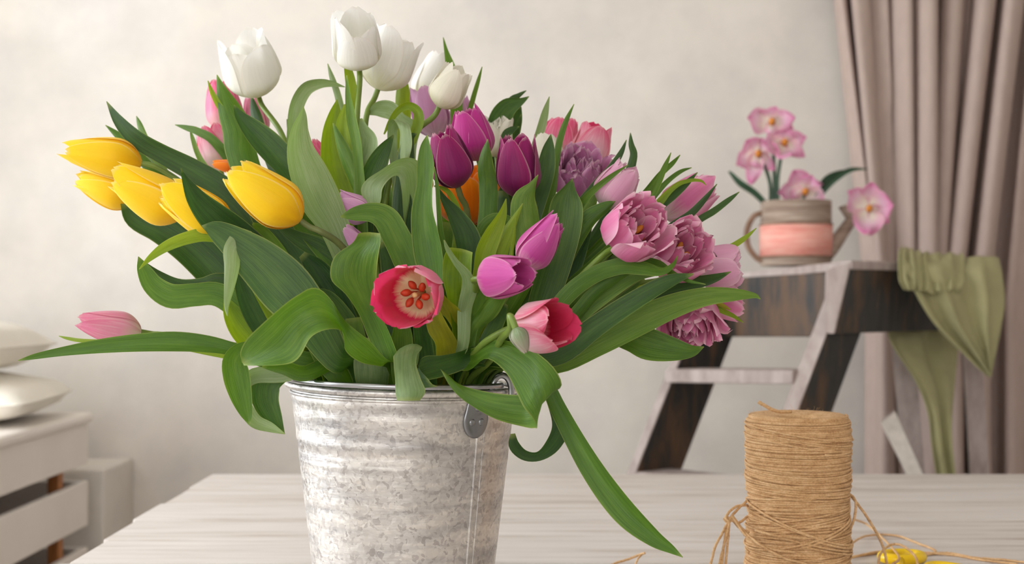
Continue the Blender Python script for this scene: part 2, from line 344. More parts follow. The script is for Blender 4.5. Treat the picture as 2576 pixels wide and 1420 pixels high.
# lower bead under the rim
rp = [(BR-.0002+.0018*math.cos(t), BH-.0085+.002*math.sin(t)) for t in an]
lathe('bead', rp, BC, STEEL, bk, 160, warp)
# vertical seam on the front right
sa = math.asin(.70)
def bpt(ang, z, off=0):
    rr_ = rad(z)+off; p = np.array([[rr_*math.sin(ang), -rr_*math.cos(ang), z]]); return warp(p)[0]+BC
tube('seam', [bpt(sa, z, .0003) for z in np.linspace(.004, BH-.012, 40)], .0016, STEEL, bk, 8)
tube('seam', [bpt(sa+.09, z, -.0004) for z in np.linspace(.004, BH-.03, 40)], .0011, STEEL, bk, 6)
# ear plate with rivets and loop, right front
def earplate(a0):
    V = []; nu, nv = 16, 13
    for lay in (0, 1):
        for i in range(nu):
            t = i/(nu-1); z = BH-.050+.050*t; hw = .017*math.sqrt(max(0.0, 1-((t-.42)/.43)**2)) if t < .42 else .017-.006*min(1, (t-.42)/.58)
            for j in range(nv):
                V.append(bpt(a0+(j/(nv-1)-.5)*2*max(hw, .0012)/rad(z), z, .0012+.0022*lay*(1-.35*abs(2*j/(nv-1)-1)**4)))
    f = grid_faces(nu, nv); n = nu*nv
    f = [q[::-1] for q in f]+[tuple(k+n for k in q) for q in f]
    ring = [j for j in range(nv)]+[i*nv+nv-1 for i in range(1, nu)]+[(nu-1)*nv+j for j in range(nv-2, -1, -1)]+[i*nv for i in range(nu-2, 0, -1)]
    for k in range(len(ring)): a_, b_ = ring[k], ring[(k+1) % len(ring)]; f.append((a_, b_, b_+n, a_+n))
    e = mesh('handle_ear', V, f, RIVET, bk)
    for da, z in ((-.05, BH-.032), (.05, BH-.032), (0, BH-.016)):
        c = bpt(a0+da, z, .003); V2 = []; n2 = nrm(bpt(a0+da, z, .01)-c); s = nrm(np.cross(n2, [0, 0, 1.])); u_ = np.cross(s, n2)
        for i in range(5):
            th = i/4*math.pi/2
            for j in range(12): q = j/12*2*math.pi; V2.append(c+n2*.0022*math.sin(th)+(s*math.cos(q)+u_*math.sin(q))*.0042*max(math.cos(th), .01))
        sub(mesh('rivet', V2, grid_faces(5, 12, True), RIVET, bk), e)
    # the loop that stands above the rim
    a0 += .27; c = bpt(a0, BH+.002, .004); s = nrm(np.array([.92, .38, 0.]))
    pts = [c+s*.0115*math.cos(t)+np.array([0, 0, 1])*(.017*math.sin(t) if math.sin(t) > 0 else .03*math.sin(t)) for t in np.linspace(-.5, math.pi+.5, 28)]
    sub(tube('loop', pts, .0035, WIRE, bk, 10), e)
EA = math.asin(.90)
earplate(.74); earplate(.74+math.pi)
# bail handle folded down over the front rim
hp = [bpt(t, BH+.004, .0075+.002*math.cos(t*2)) + np.array([0, 0, .0040]) for t in np.linspace(.98-math.pi, .98, 70)]
tube('bail_handle', hp, .0030, WIRE, bk, 10)

# ---------------------------------------------------------------- tulips
RIMZ = TZ+BH
def petal_grid(L, R, phi, dl, top, lift=0., tipk=2.4, ruf=0., seed=0, nu=18, nv=11, bulge=.42, rin=1., tiplean=0., crease=.035, edge=-.05):
    rs = np.random.default_rng(seed); u = np.linspace(0, 1, nu)[:, None]; v = np.linspace(-1, 1, nv)[None, :]
    a = np.clip(u/bulge, 0, 1); b = np.clip((u-bulge)/(1-bulge), 0, 1)
    r = np.where(u < bulge, .1+.9*np.sin(a*math.pi/2)**.85, 1+(top-1)*b**1.7)*R*rin
    wsh = np.where(u < .45, .62+.38*np.sin(np.clip(u/.45, 0, 1)*math.pi/2), np.sqrt(np.clip(1-np.clip((u-.45)/.555, 0, 1)**tipk, 0, 1)))
    wsh = np.maximum(wsh, .03)
    ph = phi+v*dl*wsh*np.minimum(1.0, 1.0/np.maximum(r/(R+1e-9), .45)**.5)
    p1, p2 = rs.uniform(0, 6.28, 2); amp = rs.uniform(.6, 1.2)
    rr_ = r*(1+crease*np.exp(-(v/.16)**2)*np.sin(u*math.pi)+edge*v**2*np.sin(u*math.pi))+R*lift*u
    rr_ = rr_+R*ruf*amp*(u**2)*(np.sin(v*5.2+p1)*.6+np.sin(v*9+u*4+p2)*.4)*np.abs(v)**.5
    rr_ = rr_+R*tiplean*b**4
    z = L*u**1.22*np.ones_like(v)+L*ruf*.35*u**3*np.sin(v*7+p2)*(np.abs(v)**.7)
    z = z+L*.012*u**4*np.cos(v*3.3+p1)
    return np.stack([rr_*np.cos(ph), rr_*np.sin(ph), z], -1).reshape(-1, 3), np.stack([u+0*v, v*.5+.5+0*u], -1).reshape(-1, 2)
PF = grid_faces(18, 11)
SLOTS = []
TUL = []      # (empty, stem curve)
def frame(ax, spin):
    ax = nrm(ax); s = nrm(np.cross(ax, [0, 1., .2])); t = np.cross(ax, s)
    c, n = math.cos(spin), math.sin(spin); return np.stack([s*c+t*n, -s*n+t*c, ax], 0)
def tulip(key, kind, bx, by, tx, ty, d, dt, wpx, top, spin, label, double=0, stamens=0, group=None, lens=1.0, via=None, open3=0., stemmat=None, **kw):
    H = P(bx, by, BD+d); T = P(tx, ty, BD+d+dt); ax = T-H; L = np.linalg.norm(ax); R = wpx*(BD+d)/F/2
    rel = H-BC; rel[2] = 0; n = np.linalg.norm(rel[:2]); rel = rel*min(.42, .088/max(n, 1e-6))
    if via:
        q = P(via[-1][0], via[-1][1], BD+via[-1][2])-BC; q[2] = 0; rel = q*min(.8, .088/max(np.linalg.norm(q[:2]), 1e-6))
    want = rel[:2].copy(); pick = want
    for k in range(900):                       # nearest free place to the wanted one, so that stems stand side by side
        c_ = want+.0011*math.sqrt(k)*np.array([math.cos(k*2.4), math.sin(k*2.4)])
        if np.linalg.norm(c_) < .108 and all(np.linalg.norm(c_-o_) > .0125 for o_ in SLOTS): pick = c_; break
    SLOTS.append(pick); rel = np.array([pick[0], pick[1], 0.])
    RM = BC+rel; RM[2] = RIMZ-.004; Q = BC+rel*.76; Q[2] = TZ+.03
    base = Q.copy()
    t = thing('tulip' if kind != 'bud' else 'tulip_bud', label, 'tulip', base, group)
    D = np.linalg.norm(H-RM); t0 = nrm(RM-Q); t1 = nrm(ax)
    if via is not None:
        cp = [Q, RM]+[P(x, y, BD+dd) for x, y, dd in reversed(via)]+[H-t1*.012, H+t1*.003]; cur = centri(cp, 60)
    else:
        s = np.linspace(0, 1, 44)[:, None]; a, b_ = RM, RM+t0*D*.38; c, e = H-t1*D*.33, H+t1*.004
        cur = np.vstack([np.linspace(Q, RM, 8)[:-1], (1-s)**3*a+3*(1-s)**2*s*b_+3*(1-s)*s*s*c+s**3*e])
    tube('stem', cur, np.linspace(.0042, .0034, len(cur)), stemmat or STEM, t, 10)
    M = frame(ax, spin); mat = PET[kind]; sd = abs(hash(key)) % 1000 if False else sum(ord(c_)*(i+3) for i, c_ in enumerate(key))
    rs = np.random.default_rng(sd); bulge = kw.get('bulge', .42); ruf = kw.get('ruf', .03); tipk = kw.get('tipk', 2.4)
    if not double:
        rings = [(3, .90, L*.99, 1.12, 0), (3, 1., L*.97, .98, math.pi/3)]; lv = kw.get('lv', (.9, 1.03))
        for ri, (nn, rin, LL, dl, off) in enumerate(rings):
            for k in range(nn):
                g, uv = petal_grid(LL*rs.uniform(*lv), R, off+k*2*math.pi/3+rs.uniform(-.08, .08), dl, top*rs.uniform(.92, 1.08),
                                   lift=open3*rs.uniform(.5, 1.3)*(1 if ri else .5), tipk=tipk*rs.uniform(.85, 1.1), ruf=ruf, seed=sd*10+ri*3+k, bulge=bulge, rin=rin*rs.uniform(.97, 1.03), tiplean=rs.uniform(-.08, .14), edge=rs.uniform(-.02, .10))
                mesh('petal', g@M+H, PF, mat, t, uv)
    else:
        rings = kw.get('rings') or [(5, 1., 1., top, .52), (5, .84, .97, top*.92, .50), (5, .66, .93, top*.85, .52), (4, .46, .88, top*.8, .6)]
        for ri, (nn, rin, lm, tp, dl) in enumerate(rings):
            for k in range(nn):
                g, uv = petal_grid(L*lm*rs.uniform(.86, 1.06), R*rin, ri*.6+k*2*math.pi/nn+rs.uniform(-.18, .18), dl*1.9*rs.uniform(.8, 1.1)*(5/nn)*.62*1.25, tp*rs.uniform(.82, 1.15),
                                   lift=rs.uniform(-.06, .2), tipk=rs.uniform(2.2, 4.), ruf=kw.get('druf', .12), seed=sd*40+ri*7+k, bulge=bulge, tiplean=rs.uniform(-.15, .22))
                mesh('petal', g@M+H, PF, mat, t, uv)
    if stamens:
        pm = STAMEN if stamens == 1 else STAMENY
        for k in range(6):
            a = k*math.pi/3+.3; c0 = np.array([.1*R*math.cos(a), .1*R*math.sin(a), L*.08]); c1 = np.array([.20*R*math.cos(a), .20*R*math.sin(a), L*.34]); c2 = np.array([.50*R*math.cos(a+.25), .50*R*math.sin(a+.25), L*.46])
            pts = np.vstack([np.linspace(c0, c1, 4), np.linspace(c1, c2, 7)[1:]]); rr_ = np.array([.0009, .0009, .0009, .001, .0026, .0034, .0035, .0032, .0025, .0008])*kw.get('stsize', 1.)
            tube('stamen', pts@M+H, rr_, pm, t, 8)
        tube('pistil', np.array([[0, 0, L*.05], [0, 0, L*.2], [0, 0, L*.4], [0, 0, L*.47], [0, 0, L*.5]])@M+H, np.array([.0026, .0028, .0024, .0032, .0014]), PISTIL, t, 8)
    TUL.append((t, cur)); return t

T = tulip
# white
T('W1', 'white', 650, 240, 600, 84, .10, -.05, 136, .84, 1.25, 'white tulip standing tall beside the striped pink tulips, behind yellow ones', via=[(705, 330, .09), (745, 440, .07), (840, 700, .03)], tipk=3.2, lv=(.74, 1.0))
T('W2', 'white', 903, 170, 889, 26, .04, -.05, 118, .84, .55, 'tallest white tulip on a long straight stem, cup slightly open', via=[(898, 300, .03), (900, 420, .02), (915, 620, .01)], tipk=2.8, lv=(.68, 1.0))
T('W3', 'white', 950, 226, 1003, 82, .09, 0, 124, .92, .2, 'white tulip with flared petal tip just behind the tallest white tulip', via=[(925, 280, .08), (918, 350, .07), (940, 560, .05)], open3=.14, tipk=2.6, lv=(.88, 1.02))
T('W4', 'white', 1068, 258, 1108, 132, .215, .0, 92, .55, .9, 'white tulip bud behind the smaller white tulip and mauve tulip')
T('W5', 'cream', 1104, 270, 1160, 166, .05, -.015, 92, .66, .5, 'small creamy white tulip leaning over the purple tulips', via=[(1040, 335, .045), (990, 420, .04), (960, 600, .02)], open3=.06)
T('W6', 'cream', 1250, 395, 1236, 298, .13, -.01, 84, .95, .3, 'ruffled cream double tulip half hidden behind the bright purple tulip', double=1, druf=.16)
T('W7', 'cream', 1378, 430, 1372, 338, .09, 0, 88, .6, .3, 'cream white tulip bud half hidden behind a pointed leaf and purple tulip')
# yellow
T('Y1', 'yellow', 357, 412, 150, 374, .02, -.02, 106, .42, .55, 'plump yellow tulip reaching out the furthest, closed bud with overlapping petals', via=[(450, 455, .03), (560, 560, .02), (740, 780, .0)], tipk=2.5)
T('Y2', 'yellow', 345, 505, 186, 446, .07, 0, 84, .42, .3, 'yellow tulip tucked under the plump outermost yellow tulip', via=[(430, 560, .07), (560, 660, .05), (740, 830, .02)], tipk=2.5)
T('Y3', 'yellow', 470, 540, 276, 436, -.03, -.02, 112, .55, .1, 'yellow tulip with jagged parted petal tips beside the plump outermost one', via=[(540, 590, -.02), (640, 680, -.02), (780, 830, -.03)], tipk=2.5, open3=.05)
T('Y4', 'yellow', 580, 586, 402, 466, -.07, -.02, 108, .62, .9, 'yellow tulip partly covered by a pointed dark leaf, tips parted', via=[(630, 620, -.06), (700, 690, -.05), (800, 830, -.04)], tipk=2.5, open3=.08, ruf=.06)
T('Y5', 'yellow', 757, 556, 574, 426, -.11, -.015, 128, .60, .6, 'broad yellow tulip beside the tall pale leaf, olive stem showing', via=[(800, 580, -.11), (855, 615, -.10), (905, 700, -.08)], tipk=2.2, stemmat=STEMD)
T('O0', 'orange', 600, 424, 532, 410, .10, 0, 34, .5, .2, 'small orange tulip bud peeping out behind the broad yellow tulip')
# pink on the far left and behind
T('P1', 'pink', 572, 334, 552, 192, .20, 0, 92, .7, .2, 'pink and white tulip behind the tall white tulip, half hidden by leaf', tipk=1.6, via=[(600, 420, .18), (720, 620, .1)])
T('P1b', 'palepink', 655, 345, 634, 240, .22, 0, 60, .6, .5, 'pale pink tulip almost hidden behind the white tulip and a dark leaf', via=[(680, 420, .2), (760, 620, .1)])
T('P2', 'flame', 556, 430, 524, 314, .15, 0, 86, .85, .4, 'pink flamed tulip with white streaks standing behind the yellow tulips', tipk=1.5, via=[(600, 500, .14), (740, 700, .06)])
T('P3', 'pink', 838, 480, 782, 350, .15, 0, 66, .6, .3, 'pink tulip peeping out between two tall upright leaves', via=[(860, 560, .12), (930, 720, .05)])
T('P4', 'palepink', 356, 836, 186, 806, -.02, -.03, 82, .48, .4, 'pale pink tulip lying out sideways alone above a long horizontal leaf', via=[(400, 842, -.02), (520, 856, -.02), (680, 890, -.02), (850, 930, -.02)], tipk=2.8)
T('P7', 'pink', 1402, 400, 1418, 290, .19, 0, 92, .75, .2, 'pink tulip behind a thin leaf, next to the cream white bud')
T('P8', 'flame', 1472, 412, 1508, 312, .16, -.01, 98, .78, .65, 'pink tulip with a broad white streak above the lilac double tulip')
# purple, magenta
T('M2', 'magenta', 1205, 404, 1168, 264, .0, -.02, 108, .52, .3, 'bright magenta tulip with pale outer petal above the orange tulip', via=[(1222, 470, .0), (1220, 640, .0)], tipk=1.7)
T('M1', 'purple', 1152, 472, 1106, 322, -.07, -.02, 106, .50, .8, 'deep purple tulip hanging in front of the orange double tulip', via=[(1172, 520, -.06), (1176, 620, -.05), (1120, 800, -.04)], tipk=1.8, stemmat=STEMD)
T('M3', 'purple', 1310, 500, 1298, 338, -.04, -.01, 106, .72, .15, 'purple tulip with pointed open tips between two upright leaves', tipk=1.45, open3=.05)
T('M4', 'violet', 1312, 672, 1412, 546, -.13, -.02, 96, .42, .7, 'violet pink closed tulip slanting up above the rounder pink purple one', via=[(1285, 720, -.12), (1230, 830, -.1)], tipk=1.9)
T('M5', 'violet', 1214, 702, 1330, 690, -.19, -.045, 108, .58, .25, 'round violet pink tulip with loose curled petals lying to one side', via=[(1197, 714, -.155), (1186, 800, -.09)], open3=.08, ruf=.07)
T('M6', 'mauve', 934, 545, 842, 500, -.04, 0, 74, .62, .4, 'small mauve tulip bud between the tall pale leaf and a bending leaf', via=[(965, 600, -.04), (1000, 760, -.03)])
T('M7', 'mauve', 925, 640, 866, 570, -.06, 0, 50, .5, .4, 'dusky mauve tulip almost hidden behind the bending leaf and ragged leaf', via=[(950, 700, -.06), (990, 820, -.04)])
T('L1', 'mauve', 1098, 345, 1066, 214, .13, 0, 96, .8, .5, 'pale mauve tulip behind the slanting stem of the small white tulip', tipk=1.8)
T('L2', 'mauve', 1160, 350, 1158, 240, .20, 0, 56, .7, .5, 'mauve tulip only its edge showing behind the small white tulip')
# orange double
T('O1', 'orange', 1166, 568, 1180, 418, .075, -.03, 132, 1.12, .3, 'orange double tulip open wide behind the deep purple tulip', double=1, druf=.07, via=[(1160, 640, .05), (1120, 800, .02)])
T('O2', 'orange', 1066, 490, 1058, 404, .06, 0, 52, .5, .2, 'small orange tulip behind a narrow upright leaf', via=[(1070, 560, .03), (1060, 760, 0)])
# front pink
T('P5', 'hot', 1064, 736, 1018, 752, -.165, -.060, 146, 1.06, .25, 'open hot pink tulip showing cream heart and orange stamens', stamens=1, via=[(1075, 790, -.11), (1070, 880, -.07)], bulge=.5, tipk=3.0, ruf=.11, lv=(.85, 1.12), stsize=1.1)
T('P6', 'flame', 1314, 830, 1420, 812, -.20, -.050, 122, .90, .9, 'pink and white tulip with open mouth on a curved stem near the rim', via=[(1290, 826, -.185), (1225, 858, -.15), (1190, 893, -.12), (1140, 940, -.07)], tipk=2.2, ruf=.05, open3=.05)
T('B1', 'bud', 1296, 824, 1324, 888, -.262, -.004, 50, .35, .4, 'small green unopened tulip bud drooping beside the pink and white tulip', via=[(1285, 822, -.252), (1262, 852, -.195), (1232, 908, -.10)], tipk=1.6)
# peony tulips on the right
T('D1', 'lilac', 1448, 492, 1466, 392, .085, -.04, 122, .98, .3, 'lilac double tulip with densely ruffled petals beside the pink tulips', double=1, druf=.2, rings=[(6, 1., .88, 1.08, .62), (6, .86, .98, .96, .6), (6, .68, 1., .9, .6), (5, .5, .98, .86, .6), (5, .3, .95, .8, .6)])
T('D2', 'blush', 1515, 520, 1592, 418, -.035, -.01, 100, .72, .6, 'blush pink double tulip behind the large open pink double tulip', double=1, druf=.06)
T('D5', 'peony', 1672, 548, 1790, 452, .06, 0, 112, .70, .2, 'pink double tulip striped by thin leaves crossing in front of it', double=1, druf=.05)
T('D6', 'blush', 1762, 690, 1866, 672, -.01, -.01, 124, .95, .2, 'pale pink double tulip hanging at the outer end, pierced by leaf tips', double=1, druf=.07)
T('D6b', 'peony', 1770, 752, 1862, 776, .03, 0, 66, 1.0, .2, 'pink double tulip half hidden below the long pointed leaf', double=1, druf=.1)
T('D3', 'peony', 1562, 610, 1626, 546, -.12, -.05, 148, .95, .5, 'large open pink double tulip showing amber stamens', double=1, stamens=2, druf=.13, via=[(1520, 640, -.09), (1440, 720, -.08), (1360, 830, -.06)])
T('D4', 'peony', 1676, 662, 1744, 606, -.055, -.055, 136, .95, .1, 'open pink double tulip with ruffled heart beside the large one', double=1, stamens=2, druf=.14, via=[(1620, 690, -.07), (1500, 780, -.06)])
T('D7', 'peony', 1735, 762, 1740, 850, -.02, -.035, 132, .92, .4, 'pink double tulip nodding downwards beneath the long pointed leaf', double=1, druf=.18, rings=[(6, 1., .88, 1.08, .62), (6, .86, .98, .96, .6), (6, .68, 1., .9, .6), (5, .5, .98, .86, .6), (5, .3, .95, .8, .6)], via=[(1690, 752, -.03), (1600, 780, -.04), (1450, 870, -.04)])

